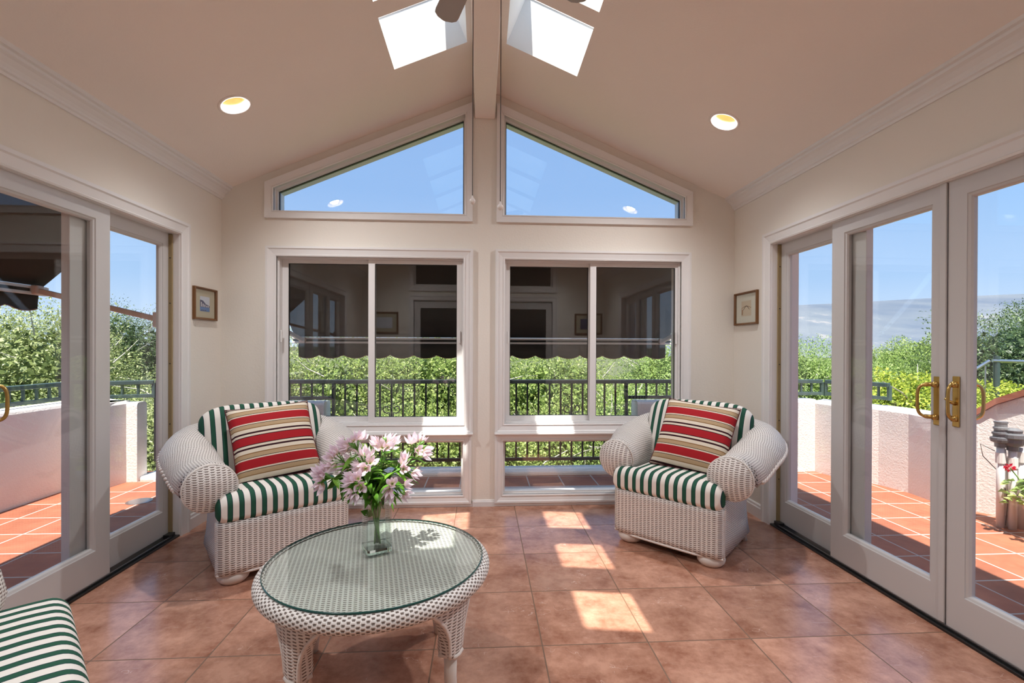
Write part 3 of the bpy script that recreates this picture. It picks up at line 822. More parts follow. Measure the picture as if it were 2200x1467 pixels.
# ------------------------------------------------------------------ land, mountain, trees
b = MB(); rows = []
for y in (5.2, 6, 8, 11, 16, 25, 45, 90, 250, 700, 1400):
    dz = -1.0 - min(6.5, (y-5.2)*.30)
    rows.append([(x*max(1, y/14), y, dz + .5*math.sin(x*.35+y*.2)) for x in range(-26, 27, 2)])
b.grid(rows); struct(b.build('hillside', M['ground'], smooth=True))
b = MB(); b.grid([[(x, y, -.95) for x in (-30, -4.1)] for y in (-3, 5.3)]); b.grid([[(x, y, -.95 ) for x in (4.9, 40)] for y in (-3, 5.3)]); struct(b.build('hillside', M['ground']))

b = MB(); rows = []; rg = random.Random(11)
NA = 110; prof = []
def hnoise(a, k): return sum(math.sin(a*f + p*k)/f**.8 for f, p in ((9, 1.3), (17, .4), (31, 2.2), (57, 4.0)))
for j in range(15):
    f = j/14; D = lerp(620, 980, f); row = []
    for i in range(NA+1):
        az = R(lerp(4, 100, i/NA))
        env = min(1, max(0, (math.degrees(az)-6)/24))**.7
        ridge = (74 + 2.2*hnoise(az, 1.0) + 6*math.sin((math.degrees(az)-20)*.06)) * env
        z = ridge * (f**.75) - 8*(1-f) + (3.2*hnoise(az*2.1 + f*3, 1.7+f*6))*math.sin(PI*f)*1.2
        row.append((D*math.sin(az), D*math.cos(az), z))
    rows.append(row)
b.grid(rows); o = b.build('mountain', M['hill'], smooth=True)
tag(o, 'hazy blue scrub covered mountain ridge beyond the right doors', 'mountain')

def tree_mesh(seed, crowns, nleaf, L, W, surf=.60, twigs=0):
    """crowns: (cx,cy,cz,rx,ry,rz) ellipsoids; leaves near their surface"""
    nleaf = int(nleaf*4.0); L *= .60; W *= .60; g = np.random.default_rng(seed)
    vol = np.array([c[3]*c[4] + c[4]*c[5] for c in crowns]); vol = vol/vol.sum()
    ci = g.choice(len(crowns), nleaf, p=vol); cr = np.array(crowns)[ci]
    d = g.normal(size=(nleaf, 3)); d /= np.linalg.norm(d, axis=1)[:, None]
    lump = 1 + .16*np.sin(d[:, :1]*7 + seed) * np.sin(d[:, 1:2]*6 + 1.3*seed) + .10*np.sin(d[:, 2:3]*13 + seed*2)
    rad = (surf + (1.06-surf)*g.random((nleaf, 1))**.6) * lump
    P = cr[:, :3] + d*rad*cr[:, 3:]
    fw = d*.7 + g.normal(size=(nleaf, 3))*.75; fw[:, 2] -= .15
    fw /= np.linalg.norm(fw, axis=1)[:, None]
    upv = np.array([0, 0, 1.0]) + d*.9 + g.normal(size=(nleaf, 3))*.45
    sd = np.cross(fw, upv); sd /= (np.linalg.norm(sd, axis=1)[:, None] + 1e-6); nn = np.cross(sd, fw)
    ls = L*(.6 + .8*g.random((nleaf, 1))); ws = W*(.7 + .6*g.random((nleaf, 1)))
    v = np.empty((nleaf, 4, 3))
    v[:, 0] = P; v[:, 1] = P + fw*ls*.45 - sd*ws*.5 + nn*ws*.18; v[:, 2] = P + fw*ls - nn*ls*.15; v[:, 3] = P + fw*ls*.45 + sd*ws*.5 + nn*ws*.18
    # inner mass of darker, larger leaves so the crown is dense
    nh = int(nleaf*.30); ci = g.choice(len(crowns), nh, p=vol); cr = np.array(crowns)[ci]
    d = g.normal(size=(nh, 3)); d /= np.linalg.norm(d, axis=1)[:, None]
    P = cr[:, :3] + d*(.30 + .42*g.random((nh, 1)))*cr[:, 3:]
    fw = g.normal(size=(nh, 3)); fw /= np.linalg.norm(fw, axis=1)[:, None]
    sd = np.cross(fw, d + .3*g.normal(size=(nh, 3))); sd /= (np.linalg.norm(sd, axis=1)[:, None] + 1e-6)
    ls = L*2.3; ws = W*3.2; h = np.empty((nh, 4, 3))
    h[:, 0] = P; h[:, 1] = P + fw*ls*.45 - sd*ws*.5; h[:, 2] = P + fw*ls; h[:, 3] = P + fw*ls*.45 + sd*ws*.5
    v = np.concatenate([v, h]); nq = nleaf + nh
    me = bpy.data.meshes.new('foliage')
    me.vertices.add(nq*4); me.vertices.foreach_set('co', v.reshape(-1))
    me.loops.add(nq*4); me.loops.foreach_set('vertex_index', np.arange(nq*4, dtype=np.int32))
    me.polygons.add(nq); me.polygons.foreach_set('loop_start', np.arange(0, nq*4, 4, dtype=np.int32)); me.polygons.foreach_set('loop_total', np.full(nq, 4, dtype=np.int32))
    me.update(calc_edges=True)
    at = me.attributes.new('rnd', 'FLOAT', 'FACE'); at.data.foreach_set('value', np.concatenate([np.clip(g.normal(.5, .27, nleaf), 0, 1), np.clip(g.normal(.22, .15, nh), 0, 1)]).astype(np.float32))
    tw = MB(); rr = random.Random(seed)
    for k in range(twigs):
        c = crowns[rr.randrange(len(crowns))]
        th = rr.uniform(0, 2*PI); dv = Vector((math.cos(th), math.sin(th), rr.uniform(-.3, .9))).normalized()
        q = Vector((c[0]+dv.x*c[3]*.80, c[1]+dv.y*c[4]*.80, c[2]+dv.z*c[5]*.80))
        e = Vector((dv.x*c[3], dv.y*c[4], dv.z*c[5]))*.32 + Vector((rr.uniform(-.3, .3), rr.uniform(-.3, .3), rr.uniform(-.1, .35)))
        mid = q + e*.5 + Vector((rr.uniform(-.08, .08), rr.uniform(-.08, .08), rr.uniform(-.05, .08)))
        tw.tube([q, mid, q+e], [.012, .009, .004], 4)
    return me, tw
def tree(name, cat, label, loc, seed, crowns, nleaf, L, W, leaf, trunk_h, twigs=0, group=None, trunk_r=.10):
    t = thing(name, label, cat, loc, 0, group)
    me, tw = tree_mesh(seed, crowns, nleaf, L, W, twigs=twigs)
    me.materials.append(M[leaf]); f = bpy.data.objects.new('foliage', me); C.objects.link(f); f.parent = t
    m = MB()
    cz = min(c[2] for c in crowns)
    m.tube([(0, 0, -trunk_h), (.05, .03, -trunk_h*.4), (0, 0, cz*.5)], [trunk_r, trunk_r*.8, trunk_r*.6], 8)
    for c in crowns: m.tube([(0, 0, min(0, cz*.5)-.2), (c[0]*.5, c[1]*.5, c[2]*.4), (c[0], c[1], c[2])], [trunk_r*.55, trunk_r*.4, trunk_r*.2], 6)
    tr = m.build('trunk', M['bark'], t)
    if twigs: tw.build('twigs', M['twig'], t)
    return t
def blob(seed, n, spread, r, flat=.75):
    g = random.Random(seed)
    return [(g.uniform(-spread, spread), g.uniform(-spread*.7, spread*.7), g.uniform(-.3, .5)*r, r*g.uniform(.75, 1.15), r*g.uniform(.75, 1.1), r*flat*g.uniform(.8, 1.2)) for _ in range(n)]

FT = 'trees and shrubs on the slope below the terrace'
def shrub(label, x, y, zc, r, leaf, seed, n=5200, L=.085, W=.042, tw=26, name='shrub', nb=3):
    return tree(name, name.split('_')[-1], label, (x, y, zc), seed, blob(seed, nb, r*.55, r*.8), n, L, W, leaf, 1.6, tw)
for k, (x, y, zc, r, lf, lb) in enumerate((
    (-5.3, 6.9, -.70, 1.35, 'leaf_olive', 'bushy olive green shrub just behind the left end of the front railing'),
    (-3.1, 6.8, -.72, 1.30, 'leaf_olive', 'twiggy grey green shrub behind the railing left of the left heart scroll'),
    (-1.2, 6.9, -.68, 1.30, 'leaf_mid', 'twiggy green shrub directly behind the left heart scroll of the railing'),
    (.6, 6.8, -.75, 1.30, 'leaf_mid', 'leafy green shrub behind the railing right of the window pillar'),
    (2.3, 6.9, -.66, 1.25, 'leaf_soft', 'bright leafy shrub behind the railing above the right white block'),
    (4.0, 7.2, -.70, 1.20, 'leaf_soft', 'light green shrub behind the railing at the right front corner'))):
    shrub(lb, x, y, zc, r, lf, 20+k, 6500, .080, .038, 34)
for k, (x, y, zc, r, lf, lb) in enumerate((
    (-7.6, 9.2, .05, 1.9, 'leaf_olive', 'grey green tree beyond the terrace seen through the left fixed door leaf'),
    (-4.4, 9.6, .10, 1.8, 'leaf_olive', 'olive green tree on the slope behind the left window'),
    (-1.4, 9.4, .05, 1.8, 'leaf_mid', 'mid green tree on the slope behind the right half of the left window'),
    (1.5, 9.5, .05, 1.8, 'leaf_mid', 'mid green tree on the slope behind the left half of the right window'),
    (4.1, 9.8, .0, 1.7, 'leaf_soft', 'light green tree on the slope behind the right half of the right window'))):
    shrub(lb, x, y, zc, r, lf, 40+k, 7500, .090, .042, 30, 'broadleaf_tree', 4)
for k, (x, y, zc, r, lf, lb) in enumerate((
    (-9.3, 8.9, .15, 2.0, 'leaf_olive', 'tall olive green tree under the left side awning'),
    (-12.0, 9.5, .35, 2.2, 'leaf_mid', 'green tree beyond the left parapet at the picture edge'),
    (-7.0, 5.6, -.55, 1.3, 'leaf_olive', 'low olive shrub behind the left parapet railing'),
    (-10.5, 14.5, .5, 2.0, 'leaf_dark', 'dark distant tree top behind the left awning arm'))):
    shrub(lb, x, y, zc, r, lf, 60+k, 7500, .085, .040, 34, 'shrub' if k == 2 else 'broadleaf_tree', 4)
for k, (x, y, zc, r, n, L, W, lf, lb) in enumerate((
    (7.5, 10.7, -.12, 1.6, 8000, .10, .030, 'leaf_soft', 'feathery pale green tree filling the right fixed door leaf'),
    (10.1, 11.0, -.08, 1.6, 8000, .10, .034, 'leaf_soft', 'soft bright green tree behind the yellow shrub in the right sliding door'),
    (12.3, 12.9, .55, 1.25, 6000, .10, .045, 'leaf_mid', 'green tree top just left of the brass door handles'),
    (14.2, 17.5, -.1, 1.3, 4000, .11, .055, 'leaf_dark', 'small dark tree far behind the right sliding door'),
    (12.3, 9.5, .50, 2.35, 11000, .10, .042, 'leaf_dark', 'large dark oak behind the stair wall at the right edge'),
    (16.0, 11.4, .9, 2.6, 8000, .11, .05, 'leaf_dark', 'large dark oak partly cut by the right edge of the picture'))):
    shrub(lb, x, y, zc, r, lf, 80+k, n, L, W, 16, 'broadleaf_tree', 4)
for k, (x, y, zc, r, lf, lb) in enumerate((
    (5.45, 6.15, -.02, 1.00, 'leaf_yellow', 'glossy yellow green citrus shrub behind the curved right parapet'),
    (4.35, 6.3, -.15, .90, 'leaf_yellow', 'yellow green shrub below the short right railing'),
    (6.75, 6.6, .15, .85, 'leaf_yellow', 'yellow green shrub between the brick coping and the dark oak'))):
    shrub(lb, x, y, zc, r, lf, 95+k, 6000, .085, .046, 6, 'shrub', 3)

# ------------------------------------------------------------------ wicker armchairs
def arm_path(yf=-.255):
    """plan line of the inner face: right front -> back -> left front; returns (x, y, nx, ny, s)"""
    pts = []; rad = .20; xi = .272; yb = .285
    for k in range(9): pts.append((xi, lerp(yf, yb-rad, k/8), 1, 0))
    for k in range(1, 12):
        a = PI/2*k/12; pts.append((xi-rad+rad*math.cos(a), yb-rad+rad*math.sin(a), math.cos(a), math.sin(a)))
    for k in range(0, 4): pts.append((lerp(xi-rad, 0, k/3), yb, 0, 1))
    L = [0]
    for a, c in zip(pts, pts[1:]): L.append(L[-1] + math.hypot(c[0]-a[0], c[1]-a[1]))
    half = [(p[0], p[1], p[2], p[3], l/L[-1], l) for p, l in zip(pts, L)]
    other = [(-p[0], p[1], -p[2], p[3], p[4], 2*L[-1]-p[5]) for p in half[:-1]][::-1]
    return half + other
KS = (0, .06, .16, .40, .68, 1)
def section(s):
    cx = keyed(KS, (.098, .100, .118, .146, .158, .130), s); rx = keyed(KS, (.125, .126, .130, .138, .132, .108), s)
    rz = keyed(KS, (.122, .121, .118, .122, .118, .090), s); zc = keyed(KS, (.520, .522, .530, .585, .665, .755), s)
    pe = keyed(KS, (-105, -14, -4, 8, 10, 2), s)
    P = [(0.0, .345)]
    for k in range(1, 6): f = k/6; P.append((lerp(0, cx-rx, f**1.5), lerp(.345, zc, f)))
    for k in range(23):
        a = R(lerp(180, pe, k/22)); P.append((cx + rx*math.cos(a), zc + rz*math.sin(a)))
    return P
def make_chair(label, yf=-.255):
    t = thing('wicker_armchair', label, 'armchair')
    path = arm_path(yf); rows = []; uvs = []
    for x, y, nx, ny, s, l in path:
        P = section(s); rows.append([(x+nx*o, y+ny*o, z) for o, z in P])
        v = [0]
        for a, c in zip(P, P[1:]): v.append(v[-1] + math.hypot(c[0]-a[0], c[1]-a[1]))
        uvs.append([(q, l*1.5) for q in v])
    b = MB(); b.grid(rows, uvs=uvs)
    shell = b.build('rolled_arms_and_back', [M['wicker_fine'], M['braid']], t, smooth=True, solid=.016)
    shell.modifiers[0].material_offset_rim = 1
    # closed scroll fronts
    for sg in (1, -1):
        b = MB(); P = section(0)[5:]; y = yf-.007; cx = .098; cz = .520
        ids = b.pts([(sg*(.272+o), y, z) for o, z in P]); c = b.pts([(sg*(.272+cx), y-.050, cz)])[0]
        ring = b.pts([(sg*(.272+cx+(o-cx)*.55), y-.036, cz+(z-cz)*.55) for o, z in P])
        for k in range(len(P)-1):
            uvq = lambda i, f: (math.hypot(P[i][0]-cx, P[i][1]-cz)*f, P[i][1]*1.0 if False else (P[i][1]-cz)*f + .5)
            b.face((ids[k], ids[k+1], ring[k+1], ring[k]), [(P[k][0], P[k][1]), (P[k+1][0], P[k+1][1]), (cx+(P[k+1][0]-cx)*.55, cz+(P[k+1][1]-cz)*.55), (cx+(P[k][0]-cx)*.55, cz+(P[k][1]-cz)*.55)])
            b.face((ring[k], ring[k+1], c), [(cx+(P[k][0]-cx)*.55, cz+(P[k][1]-cz)*.55), (cx+(P[k+1][0]-cx)*.55, cz+(P[k+1][1]-cz)*.55), (cx, cz)])
        k = len(P)-1
        b.face((ids[k], ids[0], ring[0], ring[k]), [(P[k][0], P[k][1]), (P[0][0], P[0][1]), (cx+(P[0][0]-cx)*.55, cz+(P[0][1]-cz)*.55), (cx+(P[k][0]-cx)*.55, cz+(P[k][1]-cz)*.55)])
        b.face((ring[k], ring[0], c), [(cx+(P[k][0]-cx)*.55, cz+(P[k][1]-cz)*.55), (cx+(P[0][0]-cx)*.55, cz+(P[0][1]-cz)*.55), (cx, cz)])
        b.build('arm_front', M['wicker'], t, smooth=True)
    # braided rim: two strands twisted along the outer edge
    rim = [Vector(r[-1]) for r in rows][2:-2]
    dense = []
    for a, c in zip(rim, rim[1:]):
        for k in range(8): dense.append(a.lerp(c, k/8))
    b = MB()
    for ph in (0, PI):
        b.tube([p + Vector((math.cos(i*.75+ph)*.006*0, 0, 0)) + Vector((0, 0, 1))*(math.sin(i*.75+ph)*.0075) + (Vector((p.x, p.y-.05, 0)).normalized())*(math.cos(i*.75+ph)*.0075) for i, p in enumerate(dense)], .0095, 6)
    b.build('braided_rim', M['braid'], t, smooth=True)
    # underside lining that closes the back under the roll
    rows2 = []; uv2 = []
    for x, y, nx, ny, s, l in path[4:-4]:
        o = .035
        rows2.append([(x+nx*o*.8, y+ny*o*.8, .055), (x+nx*o, y+ny*o, .20), (x+nx*(o+.005), y+ny*(o+.005), .42)])
        uv2.append([(l, 0), (l, .15), (l, .37)])
    b = MB(); b.grid(rows2, uvs=uv2); b.build('side_and_back_panel', M['wicker'], t, smooth=True, solid=.012)
    # front apron: slightly bowed wide panel
    b = MB(); n = 18; fr = []; bk = []; uf = []
    for j in range(9):
        z = lerp(.068, .345, j/8); r1 = []; u1 = []
        for i in range(n+1):
            x = lerp(-.35, .35, i/n); e = max(0, (abs(x)-.31)/.04)
            y = -.318 + .030*e**2.2 + .006*(1-(x/.35)**2)*-1
            r1.append((x, y, z)); u1.append((x, z))
        fr.append(r1); uf.append(u1)
    b.grid(fr, uvs=uf); b.build('front_apron', M['wicker'], t, smooth=True, solid=.014)
    b = MB(); 
    for sg in (1, -1):
        b.tube([(sg*.345, -.285, .062), (sg*.347, -.285, .345)], .010, 6)
    b.tube([(-.35, -.296, .066), (-.2, -.325, .064), (0, -.328, .064), (.2, -.325, .064), (.35, -.296, .066)], .008, 6)
    b.build('edge_binding', M['braid'], t, smooth=False)
    for sg in (1, -1):
        rws = []; us = []
        for j in range(5):
            z = lerp(.060, .405, j/4)
            r_, u_ = [], []
            for i in range(9):
                f = i/8; r_.append((sg*(.338 - .030*f - .012*math.sin(PI*j/4)*f + .016*(1-j/4)*f), lerp(-.285, .235, f), z + (.012*f if j == 0 else 0))); u_.append((f*.52, z))
            rws.append(r_); us.append(u_)
        b = MB(); b.grid(rws, uvs=us); b.build('side_panel', M['wicker_fine'], t, smooth=True, solid=.012)
    # seat deck
    b = MB(); b.box(-.30, .30, -.28, .25, .26, .334); b.build('seat_deck', M['braid'], t)
    for sg in (1, -1):
        b = MB(); b.lathe([(.030, 0), (.060, .004), (.076, .022), (.080, .040), (.076, .056), (.060, .068), (.050, .074)], 24, (sg*.262, -.245, 0)); b.build('foot', M['foot'], t, smooth=True)
        b = MB(); b.tube([(sg*.288, .262, .0), (sg*.272, .235, .10), (sg*.262, .215, .20)], [.019, .026, .030], 10); b.build('foot', M['foot'], t, smooth=True)
    return t
def rounded(outline, z0, z1, r, crown, mats, name, n=6, cen=None):
    """cushion from a 2D outline: rounded edges, gently crowned faces"""
    b = MB(); prof = []
    for k in range(n+1): a = PI/2*k/n; prof.append((-r*(1-math.sin(a)), z0 + r*(1-math.cos(a))))
    for k in range(n+1): a = PI/2*k/n; prof.append((-r*(1-math.cos(a)), z1 - r*(1-math.sin(a))))
    cxm = sum(p[0] for p in outline)/len(outline); cym = sum(p[1] for p in outline)/len(outline)
    if cen: cxm, cym = cen
    rows = []
    for d, z in prof: rows.append([(x, y, z) for x, y in offset_poly(outline, d)])
    ids0 = len(b.v)
    b.grid(rows, closed_u=True)
    m = len(outline)
    for base, sgn in ((rows[0], -1), (rows[-1], 1)):
        prev = b.pts(base)
        for f in (.85, .6, .3):
            cur = b.pts([(cxm+(x-cxm)*f, cym+(y-cym)*f, z + sgn*crown*(1-f*f)) for x, y, z in base])
            for j in range(m): b.face((prev[j], prev[(j+1)%m], cur[(j+1)%m], cur[j]))
            prev = cur
        c = b.pts([(cxm, cym, base[0][2] + sgn*crown)])[0]
        for j in range(m): b.face((prev[j], prev[(j+1)%m], c))
    import bmesh
    o = b.build(name, mats, smooth=True)
    bm = bmesh.new(); bm.from_mesh(o.data); bmesh.ops.remove_doubles(bm, verts=bm.verts, dist=1e-5); bmesh.ops.recalc_face_normals(bm, faces=bm.faces); bm.to_mesh(o.data); bm.free()
    return o
def round_corners(poly, r, n=5):
    out = []
    for i in range(len(poly)):
        p0, p1, p2 = Vector(poly[i-1]), Vector(poly[i]), Vector(poly[(i+1) % len(poly)])
        a = (p0-p1).normalized(); c = (p2-p1).normalized()
        A = p1 + a*r; B = p1 + c*r
        for k in range(n+1):
            f = k/n; out.append(tuple((A*(1-f)**2 + p1*2*f*(1-f) + B*f*f)))
    return out
def seat_cushion(label, group=None, ye=-.262):
    """T-shaped box cushion lofted from rounded cross-sections, front to back"""
    y0, y1, z0, z1, r = -.345, .225, .3375, .482, .052
    ys = [y0 + r*(1-math.cos(PI/2*k/8)) for k in range(9)]
    ys += [lerp(y0+r, ye-.014, k/4) for k in range(1, 5)] if ye-.014 > y0+r+.004 else []
    ys += [ye-.008, ye-.002, ye+.004, ye+.012]
    ys += [lerp(ye+.012, y1-r, k/14) for k in range(1, 15)] + [y1 - r*(1-math.sin(PI/2*k/6)) for k in range(1, 7)]
    ys = sorted(set(round(y, 5) for y in ys)); rows = []
    for y in ys:
        f = max(0, min(1, (y-(ye-.012))/.024)); f = f*f*(3-2*f); hw = lerp(.354, .258, f)
        d = min(y-y0, y1-y); sh = r - math.sqrt(max(0, r*r-(r-d)**2)) if d < r else 0
        hw -= sh*.35; zt, zb = z1-sh, z0+sh*.8; rr = min(r, (zt-zb)/2*.98)
        crown = .014*max(0, min(1, d/.10))**.7
        top = []; bot = []
        for i in range(41):
            x = hw*math.sin(PI/2*(2*i/40-1))
            e = max(0, abs(x)-(hw-rr*.8))/(rr*.8); dz = rr*(1-math.sqrt(max(0, 1-e*e)))
            top.append((x, y, zt - dz + crown*(1-(x/hw)**4))); bot.append((x, y, zb + dz))
        rows.append(top + bot[::-1][1:-1])
    b = MB(); b.grid(rows, closed_u=True); n = len(rows[0])
    b.face(range(n)); b.face(range(len(b.v)-n, len(b.v)))
    o = b.build('seat_cushion', M['stripes'], smooth=True)
    tag(o, label, 'cushion', group); return o
def puffy(name, mat, w, h, th, pinch, nx=26, power=.42, taper=0.0, rnd=0.0):
    rows_f = []; rows_b = []
    for j in range(nx+1):
        v = 2*j/nx - 1; rf = []; rb = []
        for i in range(nx+1):
            u = 2*i/nx - 1
            k = max(0, (1-abs(u)**2.2)*(1-abs(v)**2.2))
            t = th/2 * k**power
            x = u*w/2*(1 + taper*v)*(1 - pinch*(1-v*v)*abs(u)**3); z = v*h/2*(1 - pinch*(1-u*u)*abs(v)**3)
            rf.append((x, -t, z)); rb.append((x, t, z))
        if rnd:
            for r_ in (rf, rb):
                for i in range(nx+1):
                    u = 2*i/nx - 1; x, y, z = r_[i]; r_[i] = (x*math.sqrt(1-rnd*abs(v)**5), y, z*math.sqrt(1-rnd*abs(u)**5))
        rows_f.append(rf); rows_b.append(rb)
    b = MB(); b.grid(rows_f); b.grid(rows_b, flip=True)
    o = b.build(name, mat, smooth=True)
    import bmesh
    bm = bmesh.new(); bm.from_mesh(o.data); bmesh.ops.remove_doubles(bm, verts=bm.verts, dist=1e-5); bmesh.ops.recalc_face_normals(bm, faces=bm.faces); bm.to_mesh(o.data); bm.free()
    return o
def place(o, chair, loc, rot):
    """place a loose thing in the local frame of a chair without parenting it"""
    o.matrix_world = Matrix.Translation(chair.location) @ Matrix.Rotation(chair.rotation_euler.z, 4, 'Z') @ Matrix.Translation(loc) @ rot

CH = [(-1.285, 3.040, R(37.5)), (1.340, 3.105, R(-46.5)), (-1.335, 1.135, R(133))]
ch0 = make_chair('white wicker armchair in the left corner beside the flowers')
c1 = copy_tree(ch0); c1['label'] = 'white wicker armchair in the right corner below the small bridge picture'
c2 = make_chair('white wicker armchair cut off by the lower left corner of the picture', -.150)
chairs = [ch0, c1, c2]
for c, (x, y, a) in zip(chairs, CH): c.location = (x, y, 0); c.rotation_euler = (0, 0, a); c['group'] = 'white wicker armchairs'
sc0 = seat_cushion('green and white striped seat cushion on the left corner armchair', 'striped seat cushions')
s1 = sc0.copy(); C.objects.link(s1); s1['label'] = 'green and white striped seat cushion on the right corner armchair'
s2 = seat_cushion('large green striped seat cushion in the lower left corner of the picture', 'striped seat cushions', -.160)
sc = [sc0, s1, s2]
for c, h in zip(sc, chairs): place(c, h, (0, 0, 0), Matrix.Identity(4))
bc0 = puffy('back_cushion', M['stripes'], .690, .490, .165, .0, 32, .26, .10, .30)
tag(bc0, 'green striped back cushion behind the red striped pillow on the left armchair', 'cushion', 'striped back cushions')
bcs = [bc0]
for lb in ('green striped back cushion behind the red striped pillow on the right armchair',):
    c = bc0.copy(); C.objects.link(c); c['label'] = lb; bcs.append(c)
for c, h in zip(bcs, chairs): place(c, h, (0, .165, .672), Matrix.Rotation(R(-20), 4, 'X'))
tp0 = puffy('throw_pillow', M['pillow'], .475, .480, .17, .05)
pm = MB(); e = []
for k in range(80):
    q = k/20; sde = int(q); f = (q - sde)*2 - 1
    u, v = ((f, -1), (1, f), (-f, 1), (-1, -f))[sde]
    e.append((u*.2375*(1-.05*(1-v*v)*abs(u)**3), 0, v*.240*(1-.05*(1-u*u)*abs(v)**3)))
pm.tube(e, .0030, 6, closed=True); pi0 = pm.build('piping', paint('pillow_piping', (.10,.012,.014,1), .8), tp0)
tag(tp0, 'red, tan and cream striped throw pillow on the left armchair', 'pillow', 'red striped throw pillows')
tp1 = copy_tree(tp0); tp1['label'] = 'red, tan and cream striped throw pillow on the right armchair'
place(tp0, ch0, (.005, -.015, .690), Matrix.Rotation(R(-4), 4, 'Z') @ Matrix.Rotation(R(-30), 4, 'X') @ Matrix.Rotation(R(-4), 4, 'Y'))
place(tp1, chairs[1], (.060, -.005, .692), Matrix.Rotation(R(4), 4, 'Z') @ Matrix.Rotation(R(-30), 4, 'X') @ Matrix.Rotation(R(5), 4, 'Y'))

# ------------------------------------------------------------------ round wicker coffee table
TX, TY = -.402, 1.885
t = thing('coffee_table', 'round white wicker coffee table with a glass top in the foreground', 'table', (TX, TY, 0))
b = MB(); prof = []
for k in range(17):
    a = R(lerp(100, -150, k/16)); prof.append((.397 + .034*math.cos(a), .421 + .031*math.sin(a)))
rings = []; n = 96
for r, z in prof: rings.append([(r*math.cos(2*PI*j/n), r*math.sin(2*PI*j/n), z) for j in range(n+1)])
uv = []; L = 0
for k, (r, z) in enumerate(prof):
    if k: L += math.hypot(r-prof[k-1][0], z-prof[k-1][1])
    uv.append([(L, 2*PI*.44*j/n) for j in range(n+1)])
uv = [[(2*PI*.44*j/n, u[0][0]) for j in range(n+1)] for u in uv]
b.grid(rings, uvs=uv); b.build('rolled_rim', M['wicker_rim'], t, smooth=True)
b = MB(); m = 12; c = b.pts([(0, 0, .4465)])[0]
prev = None
for k in range(1, m+1):
    r = .402*k/m; cur = b.pts([(r*math.cos(2*PI*j/72), r*math.sin(2*PI*j/72), .4465) for j in range(72)])
    for j in range(72):
        j2 = (j+1) % 72; P = b.v
        ids = (c, cur[j], cur[j2]) if prev is None else (prev[j], cur[j], cur[j2], prev[j2])
        ca, sa = math.cos(R(13)), math.sin(R(13))
        b.face(ids, [(P[i][0]*ca+P[i][1]*sa, -P[i][0]*sa+P[i][1]*ca) for i in ids])
    prev = cur
b.build('woven_top', M['wicker_table'], t)
b = MB(); b.lathe([(.401, .4520), (.401, .4590)], 96, (0, 0, 0)); g = b.build('glass_top', M['tableglass'], t)
b = MB(); b.lathe([(.401, .4515), (.4035, .4535), (.4035, .4575), (.401, .4595)], 96, (0, 0, 0), caps=False); b.build('glass_edge', M['glassedge'], g)
for ang in (-128.4, -27.8, 51.6, 152.2):
    a = R(ang); er = Vector((math.cos(a), math.sin(a), 0)); et = Vector((-math.sin(a), math.cos(a), 0))
    # sleeve: curved triangular bracket wrapped in wicker
    def w_at(z): f = (z-.185)/.20; return .040 + .115*max(0, f)**2.3
    rows = []; uvs = []
    for j in range(13):
        z = lerp(.175, .392, j/12); w = w_at(z); ro = .368 + .020*(j/12); ri = .300
        row = []; uu = []
        base = [(-w, 0), (-w*.5, .006), (0, .009), (w*.5, .006), (w, 0), (w, -.05), (w*.4, -.075), (-w*.4, -.075), (-w, -.05)]
        for q in base:
            rad = .356 + .012*(j/12) + q[1]
            # follow the round rim sideways
            th = q[0]/.35
            row.append(tuple((er*math.cos(th) + et*math.sin(th))*rad + Vector((0, 0, z))))
        l = 0; prevp = None
        for p in row + row[:1]:
            if prevp is not None: l += (Vector(p)-Vector(prevp)).length
            uu.append((l - w*1.1, z)); prevp = p
        rows.append(row + row[:1]); uvs.append(uu)
    b = MB(); b.grid(rows, uvs=uvs); b.face(range(len(rows[0])-1))
    sl = b.build('leg', M['wicker'], t, smooth=True)
    b = MB(); b.tube([tuple(er*.328 + Vector((0, 0, .19))), tuple(er*.328 + Vector((0, 0, .08))), tuple(er*.338 + Vector((0, 0, .0)))], [.0235, .0225, .019], 14); b.build('leg_post', M['foot'], sl, smooth=True)
    b = MB()
    for sg in (-1, 1):
        pts = []
        for j in range(13):
            z = lerp(.175, .392, j/12); th = sg*w_at(z)/.36
            pts.append(tuple((er*math.cos(th) + et*math.sin(th))*(.352 + .012*(j/12)) + Vector((0, 0, z))))
        b.tube(pts, .0075, 6)
    pts = [tuple((er*math.cos(th) + et*math.sin(th))*(.362 - (.06 if abs(th) > .1 else 0)) + Vector((0, 0, .176))) for th in (-.11, -.06, 0, .06, .11)]
    b.tube(pts, .009, 6); b.build('leg_binding', M['braid'], sl, smooth=True)

# ------------------------------------------------------------------ vase and flowers
VX, VY, VZ = -.420, 1.945, .4598
VR = R(27)
t = thing('glass_vase', 'square clear glass vase half filled with water on the coffee table', 'vase', (VX, VY, VZ), VR)
hw = .049; H = .232
def ring(h, z): return [(-h, -h, z), (h, -h, z), (h, h, z), (-h, h, z)]
b = MB(); b.loops_slab([round_corners(rect(-hw, hw, -hw, hw), .010, 4), round_corners(rect(-hw+.005, hw-.005, -hw+.005, hw-.005), .008, 4)], lambda x, y, h: (x, y, .018+h), H-.018)
b.build('vase_wall', M['vaseglass'], t)
b = MB(); b.loops_slab([round_corners(rect(-hw, hw, -hw, hw), .010, 4)], lambda x, y, h: (x, y, h), .0178); b.build('vase_base', M['solidglass'], t)
b = MB(); b.loops_slab([round_corners(rect(-hw+.0055, hw-.0055, -hw+.0055, hw-.0055), .008, 4)], lambda x, y, h: (x, y, .0185+h), .150); b.build('water', M['water'], t)

